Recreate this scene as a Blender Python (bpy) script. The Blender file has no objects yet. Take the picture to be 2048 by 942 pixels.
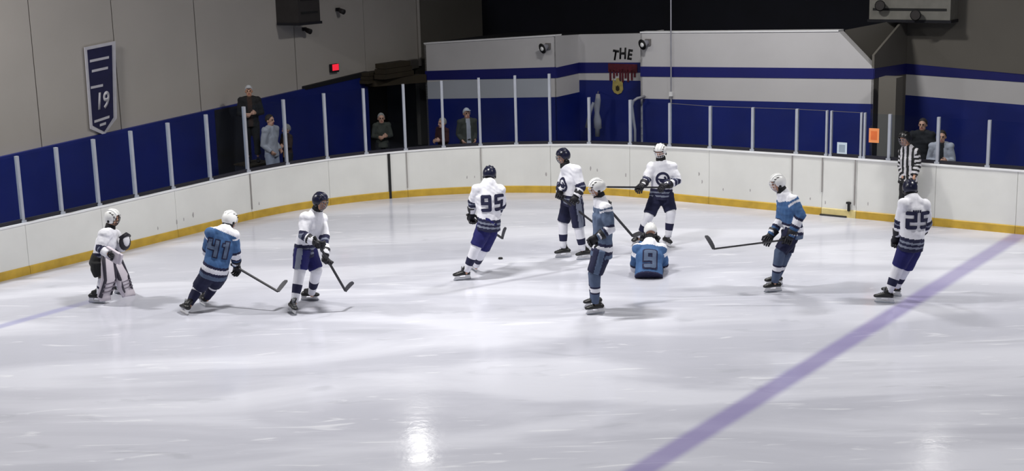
import bpy, bmesh, math, random
import numpy as np
from mathutils import Vector, Matrix
from mathutils.bvhtree import BVHTree

random.seed(7)
scn = bpy.context.scene
COL = scn.collection
rad = math.radians

# ------------------------------------------------------------------ camera
FPX, PITCH, ROLL, CAMH = 2827.0, rad(12.16), rad(-1.5), 5.5
_cp, _sp = math.cos(PITCH), math.sin(PITCH)
_U0 = Vector((0, _sp, _cp)); CF = Vector((0, _cp, -_sp)); _R0 = Vector((1, 0, 0))
CR = _R0 * math.cos(ROLL) + _U0 * math.sin(ROLL)
CU = _U0 * math.cos(ROLL) - _R0 * math.sin(ROLL)
CAM = Vector((0, 0, CAMH))
cd = bpy.data.cameras.new('camera'); cam = bpy.data.objects.new('camera', cd); COL.objects.link(cam)
cd.sensor_fit = 'HORIZONTAL'; cd.sensor_width = 36.0; cd.lens = FPX / 2048 * 36.0
cd.clip_start = 0.1; cd.clip_end = 300
M = Matrix((CR, CU, -CF)).transposed().to_4x4(); M.translation = CAM
cam.matrix_world = M
scn.camera = cam

# ------------------------------------------------------------------ world, exposure
w = bpy.data.worlds.new('arena_air'); scn.world = w; w.use_nodes = True
w.node_tree.nodes['Background'].inputs[0].default_value = (0.80, 0.86, 1.0, 1)
w.node_tree.nodes['Background'].inputs[1].default_value = 0.16
vs = scn.view_settings
vs.view_transform = 'Standard'; vs.look = 'None'; vs.gamma = 1.0; vs.use_curve_mapping = False
vs.exposure = 0.10

# lamps of the hall: x, y, z, watts, length along x, (fixtures are built by ceiling_lamp() below)
LAMPS = [(-5.5, 10.5, 8.3, 185, 142), (4.5, 10.5, 8.3, 185, 142), (-1.6, 20.0, 8.3, 450, 150), (9.0, 20.0, 8.3, 380, 155),
         (-10.8, 21.8, 8.3, 640, 180), (3.2, 25.8, 8.3, 430, 176),
         (-2.35, 32.3, 6.75, 9, 110), (9.4, 30.4, 6.75, 5, 110)]     # last value: reflector spread in degrees

# ------------------------------------------------------------------ pixel helpers (the photograph's calibration)
def ray(px, py): return CR * ((px - 1024) / FPX) - CU * ((py - 471) / FPX) + CF
def ground(px, py, z=0.0):
    d = ray(px, py); t = (z - CAMH) / d.z; return CAM + d * t
def at(px, py, Y):
    d = ray(px, py); return CAM + d * (Y / d.y)
def proj(p):
    q = Vector(p) - CAM; z = q.dot(CF); return 1024 + FPX * q.dot(CR) / z, 471 - FPX * q.dot(CU) / z
def on_plane(px, py, O, n):
    d = ray(px, py); t = (O - CAM).dot(n) / d.dot(n); return CAM + d * t
def zpix(p, py):
    a, b = -1.0, 9.0
    for _ in range(40):
        m = (a + b) / 2
        if proj((p.x, p.y, m))[1] > py: a = m
        else: b = m
    return (a + b) / 2

# ------------------------------------------------------------------ materials
def lin(c):
    return tuple(((v / 255) / 12.92 if v / 255 <= 0.04045 else ((v / 255 + 0.055) / 1.055) ** 2.4) for v in c[:3]) + (1,)
MATS = {}
def mat(name, rgb, rough=0.6, metal=0.0, var=0.10, scale=6.0, bump=0.0, bscale=40.0, emit=0.0, spec=0.5):
    if name in MATS: return MATS[name]
    m = bpy.data.materials.new(name); m.use_nodes = True; MATS[name] = m
    nt = m.node_tree; b = nt.nodes['Principled BSDF']
    tc = nt.nodes.new('ShaderNodeTexCoord')
    n = nt.nodes.new('ShaderNodeTexNoise'); n.inputs['Scale'].default_value = scale; n.inputs['Detail'].default_value = 4
    nt.links.new(tc.outputs['Object'], n.inputs['Vector'])
    r = nt.nodes.new('ShaderNodeValToRGB'); c = lin(rgb)
    r.color_ramp.elements[0].position = 0.3; r.color_ramp.elements[1].position = 0.7
    r.color_ramp.elements[0].color = tuple(v * (1 - var) for v in c[:3]) + (1,)
    r.color_ramp.elements[1].color = tuple(min(1, v * (1 + var)) for v in c[:3]) + (1,)
    nt.links.new(n.outputs['Fac'], r.inputs['Fac']); nt.links.new(r.outputs['Color'], b.inputs['Base Color'])
    b.inputs['Roughness'].default_value = rough; b.inputs['Metallic'].default_value = metal
    b.inputs['Specular IOR Level'].default_value = spec
    if bump:
        n2 = nt.nodes.new('ShaderNodeTexNoise'); n2.inputs['Scale'].default_value = bscale
        nt.links.new(tc.outputs['Object'], n2.inputs['Vector'])
        bp = nt.nodes.new('ShaderNodeBump'); bp.inputs['Strength'].default_value = bump; bp.inputs['Distance'].default_value = 0.02
        nt.links.new(n2.outputs['Fac'], bp.inputs['Height']); nt.links.new(bp.outputs['Normal'], b.inputs['Normal'])
    if emit:
        b.inputs['Emission Color'].default_value = c; b.inputs['Emission Strength'].default_value = emit
    return m

mat('board_white', (226, 226, 222), 0.35, var=0.05, scale=1.2)
mat('cap_white', (240, 240, 242), 0.4, var=0.02)
mat('kick_yellow', (196, 160, 56), 0.45, var=0.14, scale=5)
mat('kick_pale', (216, 198, 136), 0.5)
mat('joint_grey', (156, 152, 150), 0.7)
mat('channel_dark', (22, 20, 34), 0.6)
mat('aluminium', (176, 180, 190), 0.4, metal=0.25, var=0.05)
mat('seam_grey', (120, 116, 116), 0.7)
mat('scuff', (168, 164, 164), 0.7)
mat('black_rubber', (18, 18, 20), 0.7)
mat('wall_blue', (10, 30, 112), 0.55, var=0.22, scale=0.8)
mat('wall_beige', (178, 172, 166), 0.8, var=0.04, scale=0.7)
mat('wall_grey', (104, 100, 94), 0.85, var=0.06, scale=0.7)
mat('wall_white', (200, 198, 200), 0.7, var=0.04, scale=0.9)
mat('stripe_navy', (16, 22, 104), 0.55, var=0.1, scale=1.0)
mat('dark_void', (20, 22, 34), 0.9, var=0.3, scale=0.8)
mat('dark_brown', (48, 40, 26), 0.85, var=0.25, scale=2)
mat('dark_trim', (14, 14, 24), 0.8)
mat('rubber_floor', (34, 34, 40), 0.9)
mat('ceiling_dark', (60, 60, 62), 0.9)
mat('lamp_housing', (150, 150, 152), 0.5, metal=0.4)
mat('lamp_glow', (255, 250, 240), 0.5, emit=6.0)
mat('red_glow', (235, 40, 60), 0.5, emit=0.8)
mat('paper_white', (200, 214, 226), 0.7, var=0.03)
mat('paper_grey', (150, 165, 180), 0.7)
mat('paper_orange', (240, 150, 90), 0.7, var=0.05)
mat('paper_orange_dark', (226, 112, 52), 0.7)
mat('paint_black', (14, 14, 18), 0.6)
mat('paint_red', (88, 16, 34), 0.6, var=0.3, scale=12)
mat('paint_gold', (176, 160, 92), 0.6, var=0.2, scale=12)
mat('pale_grey', (150, 150, 160), 0.7, var=0.08)
mat('duct_dark', (46, 42, 42), 0.7)
mat('duct_grey', (120, 118, 112), 0.7, var=0.1)
mat('banner_navy', (26, 26, 66), 0.8, var=0.1)
mat('banner_white', (196, 194, 202), 0.8, var=0.05)
mat('skin', (196, 150, 126), 0.55, var=0.06)
mat('lips', (150, 84, 78), 0.5)
mat('eye', (40, 30, 26), 0.3)
mat('hair_dark', (40, 30, 24), 0.7, var=0.3, scale=30)
mat('hair_grey', (150, 146, 140), 0.7, var=0.2, scale=30)
FB = dict(bump=0.25, bscale=24, rough=0.85, scale=9)
mat('jersey_white', (232, 232, 240), var=0.04, **FB)
mat('jersey_navy', (26, 28, 62), var=0.12, **FB)
mat('jersey_grey', (128, 134, 152), var=0.08, **FB)
mat('jersey_blue', (62, 98, 146), var=0.14, **FB)
mat('jersey_slate', (84, 100, 128), var=0.10, **FB)
mat('pants_blue', (20, 21, 92), var=0.12, **FB)
mat('pants_navy', (20, 24, 58), var=0.15, **FB)
mat('sock_slate', (76, 90, 118), var=0.10, **FB)
mat('glove_black', (20, 20, 30), 0.6, var=0.2)
mat('glove_white', (220, 220, 226), 0.6)
mat('boot_black', (18, 18, 22), 0.45, var=0.2)
mat('boot_grey', (120, 122, 128), 0.5)
mat('holder_white', (228, 228, 232), 0.4)
mat('steel', (190, 194, 200), 0.25, metal=0.9)
mat('helmet_navy', (20, 22, 48), 0.3, var=0.1)
mat('helmet_white', (236, 236, 236), 0.3, var=0.03)
mat('helmet_black', (16, 16, 18), 0.35)
mat('cage_wire', (120, 120, 128), 0.4, metal=0.5)
mat('cage_light', (214, 214, 220), 0.4)
mat('stick_dark', (38, 38, 44), 0.5, var=0.2)
mat('stick_blade', (58, 58, 66), 0.6)
mat('ref_white', (196, 194, 200), var=0.05, **FB)
mat('ref_black', (22, 22, 26), var=0.1, **FB)
mat('cloth_black', (20, 21, 25), var=0.2, **FB)
mat('hoodie_grey', (164, 165, 172), var=0.06, **FB)
mat('trouser_grey', (160, 164, 178), var=0.06, **FB)
mat('cloth_maroon', (60, 24, 26), var=0.2, **FB)
mat('cloth_olive', (58, 60, 52), var=0.2, **FB)
mat('cloth_tan', (178, 132, 92), var=0.2, **FB)
mat('cloth_brown', (52, 36, 30), var=0.2, **FB)
mat('cap_pale', (190, 192, 198), var=0.06, **FB)
mat('pad_white', (206, 198, 208), 0.6, var=0.05)
mat('pad_dark', (52, 48, 62), 0.6)
mat('pad_grey', (120, 112, 124), 0.6)
mat('puck_black', (12, 12, 14), 0.6)

def glass_mat():
    m = bpy.data.materials.new('rink_glass'); m.use_nodes = True; nt = m.node_tree; nt.nodes.clear()
    out = nt.nodes.new('ShaderNodeOutputMaterial')
    tr = nt.nodes.new('ShaderNodeBsdfTransparent'); tr.inputs[0].default_value = (0.88, 0.92, 0.97, 1)
    gl = nt.nodes.new('ShaderNodeBsdfGlossy'); gl.inputs['Roughness'].default_value = 0.06
    n = nt.nodes.new('ShaderNodeTexNoise'); n.inputs['Scale'].default_value = 2.5; n.inputs['Detail'].default_value = 5
    mp = nt.nodes.new('ShaderNodeMapRange'); mp.inputs['To Min'].default_value = 0.0; mp.inputs['To Max'].default_value = 0.006
    nt.links.new(n.outputs['Fac'], mp.inputs['Value'])
    mx = nt.nodes.new('ShaderNodeMixShader')
    nt.links.new(mp.outputs['Result'], mx.inputs[0]); nt.links.new(tr.outputs[0], mx.inputs[1]); nt.links.new(gl.outputs[0], mx.inputs[2])
    nt.links.new(mx.outputs[0], out.inputs[0]); MATS['rink_glass'] = m
glass_mat()

# ------------------------------------------------------------------ object helpers
def link(o, parent=None):
    COL.objects.link(o)
    if parent is not None: o.parent = parent
    return o
def tag(o, label=None, cat=None, group=None, kind=None):
    if label: o['label'] = label
    if cat: o['category'] = cat
    if group: o['group'] = group
    if kind: o['kind'] = kind
    return o
def empty(name, loc=(0, 0, 0)):
    o = bpy.data.objects.new(name, None); o.empty_display_size = 0.2; o['_base'] = list(loc)
    return link(o)
def settle(root):
    """put an Empty at its thing's base and keep the parts where they are"""
    b = Vector(root['_base']); del root['_base']
    root.location = b
    for c in root.children:
        c.matrix_parent_inverse = Matrix.Translation(-b)
def obj(name, bm, mats, parent=None, smooth=False):
    me = bpy.data.meshes.new(name)
    bmesh.ops.recalc_face_normals(bm, faces=bm.faces)
    bm.to_mesh(me); bm.free()
    for m in (mats if isinstance(mats, (list, tuple)) else [mats]): me.materials.append(MATS[m])
    if smooth:
        for p in me.polygons: p.use_smooth = True
    return link(bpy.data.objects.new(name, me), parent)
def V(*a): return Vector(a)

def add_hexa(bm, pts, mi=0):
    v = [bm.verts.new(p) for p in pts]
    for f in ((0, 1, 2, 3), (7, 6, 5, 4), (0, 4, 5, 1), (1, 5, 6, 2), (2, 6, 7, 3), (3, 7, 4, 0)):
        bm.faces.new([v[i] for i in f]).material_index = mi
def add_box(bm, c, ax, ay, az, hx, hy, hz, mi=0):
    c = Vector(c); p = []
    for sz in (-1, 1):
        for sx, sy in ((-1, -1), (1, -1), (1, 1), (-1, 1)):
            p.append(c + ax * hx * sx + ay * hy * sy + az * hz * sz)
    add_hexa(bm, p, mi)
def perp(t, hint=None):
    h = hint if hint is not None else Vector((0, 0, 1))
    s = h - t * h.dot(t)
    if s.length < 1e-3:
        h = Vector((1, 0, 0)); s = h - t * h.dot(t)
    return s.normalized()
def add_tube(bm, pts, radii, n=12, side=None, mis=None, caps=True):
    """loft along pts; radii floats or (a,b) with a along the side vector; side a vector or list; mis material per band"""
    pts = [Vector(p) for p in pts]; rings = []
    prev = None
    for i, p in enumerate(pts):
        t = (pts[min(i + 1, len(pts) - 1)] - pts[max(i - 1, 0)])
        t = t.normalized() if t.length > 1e-9 else Vector((0, 0, 1))
        h = side[i] if isinstance(side, list) else side
        if h is None: h = prev
        s = perp(t, h); prev = s; f = t.cross(s)
        r = radii[i]; a, b = r if isinstance(r, (tuple, list)) else (r, r)
        rings.append([bm.verts.new(p + s * a * math.cos(2 * math.pi * k / n) + f * b * math.sin(2 * math.pi * k / n)) for k in range(n)])
    for i in range(len(rings) - 1):
        for k in range(n):
            fc = bm.faces.new((rings[i][k], rings[i][(k + 1) % n], rings[i + 1][(k + 1) % n], rings[i + 1][k]))
            if mis: fc.material_index = mis[i]
    if caps:
        bm.faces.new(rings[0][::-1]).material_index = mis[0] if mis else 0
        bm.faces.new(rings[-1]).material_index = mis[-1] if mis else 0
def add_ell(bm, c, ax, ay, az, rx, ry, rz, nu=12, nv=8, mi=0):
    c = Vector(c); top = bm.verts.new(c + az * rz); bot = bm.verts.new(c - az * rz); R = []
    for j in range(1, nv):
        th = math.pi * j / nv
        R.append([bm.verts.new(c + az * rz * math.cos(th) + (ax * rx * math.cos(2 * math.pi * k / nu) + ay * ry * math.sin(2 * math.pi * k / nu)) * math.sin(th)) for k in range(nu)])
    for k in range(nu):
        bm.faces.new((top, R[0][k], R[0][(k + 1) % nu])).material_index = mi
        bm.faces.new((bot, R[-1][(k + 1) % nu], R[-1][k])).material_index = mi
        for j in range(len(R) - 1):
            bm.faces.new((R[j][k], R[j + 1][k], R[j + 1][(k + 1) % nu], R[j][(k + 1) % nu])).material_index = mi
def add_prism(bm, poly, d, mi=0):
    a = [bm.verts.new(p) for p in poly]; b = [bm.verts.new(Vector(p) + d) for p in poly]; n = len(a)
    bm.faces.new(a).material_index = mi; bm.faces.new(b[::-1]).material_index = mi
    for i in range(n): bm.faces.new((a[i], b[i], b[(i + 1) % n], a[(i + 1) % n])).material_index = mi
def remesh(bm, voxel, it=2):
    """one continuous surface out of overlapping lofts"""
    me = bpy.data.meshes.new('tmp'); bmesh.ops.recalc_face_normals(bm, faces=bm.faces); bm.to_mesh(me); bm.free()
    o = bpy.data.objects.new('tmp', me); COL.objects.link(o)
    md = o.modifiers.new('r', 'REMESH'); md.mode = 'VOXEL'; md.voxel_size = voxel; md.use_smooth_shade = True
    if it:
        sm = o.modifiers.new('s', 'SMOOTH'); sm.factor = 0.5; sm.iterations = it
    dg = bpy.context.evaluated_depsgraph_get()
    res = bpy.data.meshes.new_from_object(o.evaluated_get(dg))
    bpy.data.objects.remove(o); bpy.data.meshes.remove(me)
    for p in res.polygons: p.use_smooth = True
    return res
def mesh_np(me):
    co = np.empty(len(me.vertices) * 3); me.vertices.foreach_get('co', co)
    ce = np.empty(len(me.polygons) * 3); me.polygons.foreach_get('center', ce)
    no = np.empty(len(me.polygons) * 3); me.polygons.foreach_get('normal', no)
    return co.reshape(-1, 3), ce.reshape(-1, 3), no.reshape(-1, 3)
def wrinkle(me, amp, freq, seed):
    co, _, _ = mesh_np(me)
    vn = np.empty(len(me.vertices) * 3); me.vertices.foreach_get('normal', vn); vn = vn.reshape(-1, 3)
    rg = np.random.default_rng(seed); d = np.zeros(len(co))
    for k in range(7):
        kv = rg.normal(size=3) * freq * (0.6 + 0.25 * k); d += np.sin(co @ kv + rg.uniform(0, 6.28)) / (1 + 0.4 * k)
    co = co + vn * (d * amp / 2.2)[:, None]
    me.vertices.foreach_set('co', co.ravel()); me.update()
def seg_param(ce, a, b):
    a = np.array(a); b = np.array(b); d = b - a; L = d @ d
    t = np.clip(((ce - a) @ d) / max(L, 1e-9), 0, 1); q = a + t[:, None] * d
    return t, np.linalg.norm(ce - q, axis=1)

# ================================================================== THE RINK
ANG = rad(55.007); K = V(-2.027, 32.26, 0); RC = 5.92
DE = V(math.cos(ANG), math.sin(ANG), 0); DS = V(math.sin(ANG), -math.cos(ANG), 0)
U_A = 15.0; U_ARC = RC * math.pi / 2
def board_point(u):
    """u metres along the inner face of the boards; returns point and outward normal"""
    A = K - DE * RC; Cc = A + DS * RC; B = K + DS * RC
    if u < U_A: return A - DE * (U_A - u), -DS
    if u < U_A + U_ARC:
        t = (u - U_A) / RC; n = -DS * math.cos(t) + DE * math.sin(t); return Cc + n * RC, n
    return B + DS * (u - U_A - U_ARC), DE
_us = np.linspace(0, U_A + U_ARC + 14, 3000); _xs = np.array([proj(board_point(u)[0])[0] for u in _us])
_ok = np.maximum.accumulate(_xs) <= _xs + 1e-6
def u_at(px): return float(np.interp(px, _xs, _us))
def board_h(u):
    x = float(np.interp(u, _us, _xs))
    return float(np.interp(x, [-300, 164, 500, 800, 1100, 1400, 1600, 2400], [0.88, 0.90, 0.95, 1.0, 1.05, 1.13, 1.15, 1.15]))

def strip(name, u0, u1, prof, mats, parent, step=0.16, smooth=False):
    """sweep a closed profile [(out, z as function of board height)] along the boards"""
    bm = bmesh.new(); n = max(2, int((u1 - u0) / step) + 1); rings = []
    for i in range(n + 1):
        u = u0 + (u1 - u0) * i / n; p, nn = board_point(u); h = board_h(u)
        rings.append([bm.verts.new(p + nn * o + V(0, 0, zf(h) if callable(zf) else zf)) for o, zf in prof])
    m = len(prof)
    for i in range(n):
        for k in range(m): bm.faces.new((rings[i][k], rings[i][(k + 1) % m], rings[i + 1][(k + 1) % m], rings[i + 1][k]))
    bm.faces.new(rings[0]); bm.faces.new(rings[-1][::-1])
    return obj(name, bm, mats, parent, smooth)

# ---- ice
def ice_mat():
    m = bpy.data.materials.new('ice'); m.use_nodes = True; MATS['ice'] = m
    nt = m.node_tree; N = nt.nodes; L = nt.links; b = N['Principled BSDF']
    tc = N.new('ShaderNodeTexCoord')
    def nz(scale, det, vec=None, dist=0.0):
        n = N.new('ShaderNodeTexNoise'); n.inputs['Scale'].default_value = scale; n.inputs['Detail'].default_value = det
        n.inputs['Distortion'].default_value = dist
        L.new(vec or tc.outputs['Object'], n.inputs['Vector']); return n.outputs['Fac']
    def math_(op, a, b2=None, c=None):
        n = N.new('ShaderNodeMath'); n.operation = op
        for i, v in enumerate((a, b2, c)):
            if v is None: continue
            if isinstance(v, (int, float)): n.inputs[i].default_value = v
            else: L.new(v, n.inputs[i])
        return n.outputs[0]
    def ramp(v, p0, p1):
        n = N.new('ShaderNodeMapRange'); n.interpolation_type = 'SMOOTHSTEP'
        L.new(v, n.inputs['Value']); n.inputs['From Min'].default_value = p0; n.inputs['From Max'].default_value = p1; return n.outputs['Result']
    def mix(f, c1, c2):
        n = N.new('ShaderNodeMix'); n.data_type = 'RGBA'
        if isinstance(f, float): n.inputs[0].default_value = f
        else: L.new(f, n.inputs[0])
        for i, c in ((6, c1), (7, c2)):
            if isinstance(c, tuple): n.inputs[i].default_value = c
            else: L.new(c, n.inputs[i])
        return n.outputs[2]
    sx = N.new('ShaderNodeSeparateXYZ'); L.new(tc.outputs['Object'], sx.inputs[0]); X, Y = sx.outputs[0], sx.outputs[1]
    mp = N.new('ShaderNodeMapping'); mp.inputs['Rotation'].default_value = (0, 0, 0.25); mp.inputs['Scale'].default_value = (0.35, 1.3, 1)
    L.new(tc.outputs['Object'], mp.inputs[0])
    wet = ramp(nz(0.55, 6, mp.outputs[0], 0.8), 0.40, 0.62)
    base = mix(wet, lin((192, 193, 205)), lin((216, 217, 228)))
    # skate scratches and shavings
    mp2 = N.new('ShaderNodeMapping'); mp2.inputs['Rotation'].default_value = (0, 0, -0.4); mp2.inputs['Scale'].default_value = (0.5, 3.2, 1)
    L.new(tc.outputs['Object'], mp2.inputs[0])
    sc = ramp(nz(1.1, 8, mp2.outputs[0], 2.4), 0.60, 0.72)
    base = mix(math_('MULTIPLY', sc, 0.55), base, lin((238, 239, 246)))
    mp3 = N.new('ShaderNodeMapping'); mp3.inputs['Rotation'].default_value = (0, 0, 0.9); mp3.inputs['Scale'].default_value = (0.6, 2.2, 1)
    L.new(tc.outputs['Object'], mp3.inputs[0])
    dk = ramp(nz(0.9, 7, mp3.outputs[0], 1.8), 0.60, 0.74)
    base = mix(math_('MULTIPLY', dk, 0.35), base, lin((166, 168, 178)))
    # blue line painted under the ice, and other straight soft-edged lines
    def line(p, q, half, soft, col, amt, lo=None):
        nonlocal base
        d = (q - p).normalized(); n = V(-d.y, d.x, 0)
        dist = math_('ABSOLUTE', math_('ADD', math_('ADD', math_('MULTIPLY', X, n.x), math_('MULTIPLY', Y, n.y)), -(p.x * n.x + p.y * n.y)))
        f = math_('MULTIPLY', math_('SUBTRACT', 1.0, ramp(dist, half - soft, half + soft)), amt)
        if lo:
            al = math_('ADD', math_('ADD', math_('MULTIPLY', X, d.x), math_('MULTIPLY', Y, d.y)), -(p.x * d.x + p.y * d.y))
            f = math_('MULTIPLY', f, math_('MULTIPLY', ramp(al, lo[0] - 0.6, lo[0] + 0.6), math_('SUBTRACT', 1.0, ramp(al, lo[1] - 0.6, lo[1] + 0.6))))
        base = mix(f, base, lin(col))
    bl0, bl1 = ground(1409, 862), ground(1884, 566)
    line(bl0, bl1, 0.15, 0.07, (132, 120, 176), 0.70)
    g0, g1 = ground(905, 583), ground(1190, 530)
    line(g0, g1, 0.05, 0.05, (160, 160, 172), 0.55, (0, (g1 - g0).length))  # faint grey straight line across the middle of the ice
    # goal crease and goal line at the left end
    q0 = ground(176, 604); line(q0 - DE * 1.2, q0, 0.10, 0.06, (140, 140, 190), 0.6, (-4, 1.3))
    L.new(base, b.inputs['Base Color'])
    rr = N.new('ShaderNodeMapRange'); L.new(nz(1.6, 6, mp.outputs[0], 0.5), rr.inputs['Value'])
    rr.inputs['From Min'].default_value = 0.3; rr.inputs['From Max'].default_value = 0.7
    rr.inputs['To Min'].default_value = 0.09; rr.inputs['To Max'].default_value = 0.22
    L.new(rr.outputs['Result'], b.inputs['Roughness']); b.inputs['IOR'].default_value = 1.31
    b.inputs['Specular IOR Level'].default_value = 0.4
    bp = N.new('ShaderNodeBump'); bp.inputs['Strength'].default_value = 0.12; bp.inputs['Distance'].default_value = 0.01
    L.new(nz(9, 4), bp.inputs['Height']); L.new(bp.outputs['Normal'], b.inputs['Normal'])
ice_mat()
bm = bmesh.new(); poly = []
for u in np.linspace(0, U_A + U_ARC + 14, 120): poly.append(bm.verts.new(board_point(u)[0]))
for p in ((26, 18, 0), (26, -6, 0), (-22, -6, 0)): poly.append(bm.verts.new(p))
bm.faces.new(poly); o = obj('floor', bm, 'ice'); tag(o, 'scratched white ice sheet with a lavender blue line', kind='structure')
bm = bmesh.new(); add_box(bm, V(0, 22, -0.16), V(1, 0, 0), V(0, 1, 0), V(0, 0, 1), 34, 34, 0.14)
o = obj('floor_walkway', bm, 'rubber_floor'); tag(o, 'dark rubber floor of the walkway behind the boards', kind='structure')

# ---- boards, cap rail, kick plates, glass, posts
boards = empty('rink_boards', board_point(U_A + U_ARC / 2)[0])
tag(boards, 'white curved rink boards with yellow kick plate and glass panes on top', 'rink boards')
seams = [-260, -90, 60, 210, 356, 505, 661, 816, 964, 1102, 1260, 1418, 1583]
seams2 = [1712, 1868, 2030, 2200]
def board_piece(a, b, kick='kick_yellow', name='board_panel', gap=0.003):
    u0, u1 = u_at(a) + gap, u_at(b) - gap
    p = strip(name, u0, u1, [(0, 0.0), (0, lambda h: h - 0.03), (0.10, lambda h: h - 0.03), (0.10, 0.0)], 'board_white', boards)
    k = strip('kick_plate', u0, u1, [(-0.018, 0.0), (-0.018, 0.135), (-0.004, 0.15), (0.0, 0.15), (0.0, 0.0)], kick, p)
    c = strip('cap_rail', u0 - gap, u1 + gap, [(-0.02, lambda h: h - 0.03), (-0.02, lambda h: h), (0.12, lambda h: h), (0.12, lambda h: h - 0.03)], 'cap_white', p)
    return p
for a, b in list(zip(seams[:-1], seams[1:])) + [(1583, 1643)] + list(zip(seams2[:-1], seams2[1:])): board_piece(a, b)
gate = board_piece(1643, 1712, 'kick_pale', 'gate', 0.004)
gate['label'] = 'player gate with a pale sill'
strip('threshold', u_at(1641), u_at(1694), [(-0.05, 0.0), (-0.05, 0.012), (-0.018, 0.03), (-0.018, 0.0)], 'black_rubber', gate)
pp, nn = board_point(u_at(1698)); bm = bmesh.new()
add_box(bm, pp - nn * 0.03 + V(0, 0, 0.22), nn.cross(V(0, 0, 1)), nn, V(0, 0, 1), 0.02, 0.02, 0.09)
add_box(bm, pp - nn * 0.04 + V(0, 0, 0.29), nn.cross(V(0, 0, 1)), nn, V(0, 0, 1), 0.045, 0.018, 0.018)
obj('latch', bm, 'black_rubber', gate)
# black joint strip and shorter grey joint strips
def joint(px, wid, z0, z1, m, name='joint_strip'):
    u = u_at(px); o = strip(name, u - wid / 2, u + wid / 2, [(-0.022, z0), (-0.022, z1), (0.0, z1), (0.0, z0)], m, boards, 1.0)
    return o
joint(781, 0.055, 0.0, lambda h: h - 0.032, 'black_rubber')
for px, z0 in ((505, 0.2), (816, 0.2), (964, 0.3), (1583, 0.42), (1643, 0.45), (1708, 0.25)):
    joint(px, 0.02, z0, lambda h: h - 0.035, 'joint_grey')
# puck and blade scuffs on the boards: small dark marks
random.seed(3)
bm = bmesh.new()
for px, zz, s in ((356, .30, 1.6), (370, .32, 1.0), (389, .36, 1.8), (520, .28, 1), (935, .35, 1), (950, .36, .8), (1093, .4, 1.4), (1182, .55, 1.5), (1195, .52, 1.2), (1252, .45, 1.4), (1398, .6, 1.3), (1404, .45, 1.1), (1446, .33, .9), (1500, .36, .9), (1340, .3, .9), (1620, .3, 1), (1650, .25, 1.1), (1735, .3, 1), (318, .26, 1), (640, .3, .8)):
    p, nn = board_point(u_at(px)); s3 = nn.cross(V(0, 0, 1))
    q = p - nn * 0.0015 + V(0, 0, zz); a = 0.012 * s; b2 = 0.035 * s
    pol = [q + s3 * a * math.cos(t) * random.uniform(.6, 1.2) + V(0, 0, b2 * math.sin(t) * random.uniform(.7, 1.2)) for t in np.linspace(0, 6.28, 9)[:-1]]
    add_prism(bm, pol, nn * 0.0014)
tag(obj('scuff_marks', bm, 'scuff', boards), kind='stuff')

POSTS = [-90, -16, 60, 137, 210, 283, 356, 431, 505, 582, 661, 738, 816, 891, 964, 1035, 1102, 1179, 1260, 1338, 1418, 1502, 1589, 1648, 1657, 1716, 1723, 1772, 1868, 1968, 2075, 2190]
def post_top(px):
    if px <= 1110: return float(np.interp(px, [-100, 210, 661, 1102], [1.95, 2.10, 2.335, 2.54]))
    return float(np.interp(px, [1179, 1400, 1600, 2300], [2.05, 1.98, 2.02, 1.98]))
for px in POSTS:
    u = u_at(px); p, nn = board_point(u); h = board_h(u); zt = post_top(px); s3 = nn.cross(V(0, 0, 1)); bm = bmesh.new()
    wd = 0.026 if px not in (1648, 1657, 1716, 1723) else 0.017
    c = p + nn * 0.05
    pr = [c + s3 * (-wd) - nn * 0.03, c + s3 * wd - nn * 0.03, c + s3 * wd + nn * 0.03, c - s3 * wd + nn * 0.03]
    add_prism(bm, [q + V(0, 0, h) for q in pr], V(0, 0, zt - h))
    add_box(bm, c + V(0, 0, h + 0.02), s3, nn, V(0, 0, 1), wd * 1.7, 0.045, 0.02)
    obj('post', bm, 'aluminium', boards)
for a, b in zip(POSTS[:-1], POSTS[1:]):
    if b - a < 12: continue
    ua, ub = u_at(a) + 0.03, u_at(b) - 0.03
    tall = b <= 1110
    pa, na = board_point(ua); pb, nb = board_point(ub); pa = pa + na * 0.05; pb = pb + nb * 0.05
    ha, hb = board_h(ua), board_h(ub)
    za, zb = (post_top(a if tall or a > 1110 else b) - 0.01, post_top(b) - 0.01)
    n = (na + nb).normalized(); bm = bmesh.new()
    q = [pa + V(0, 0, ha), pb + V(0, 0, hb), pb + V(0, 0, zb), pa + V(0, 0, za)]
    add_prism(bm, q, n * 0.012); gp = obj('glass_pane', bm, 'rink_glass', boards)
    if 1330 < a < 1700:
        bm = bmesh.new(); add_prism(bm, [q[3] - n * .001, q[2] - n * .001, q[2] + V(0, 0, .006) - n * .001, q[3] + V(0, 0, .006) - n * .001], n * 0.014); obj('polished_edge', bm, 'wall_grey', gp)
    bm = bmesh.new(); add_prism(bm, [pa + V(0, 0, ha) - n * 0.02, pb + V(0, 0, hb) - n * 0.02, pb + V(0, 0, hb + 0.06) - n * 0.02, pa + V(0, 0, ha + 0.06) - n * 0.02], n * 0.05)
    obj('glass_channel', bm, 'channel_dark', boards)
settle(boards)

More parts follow.
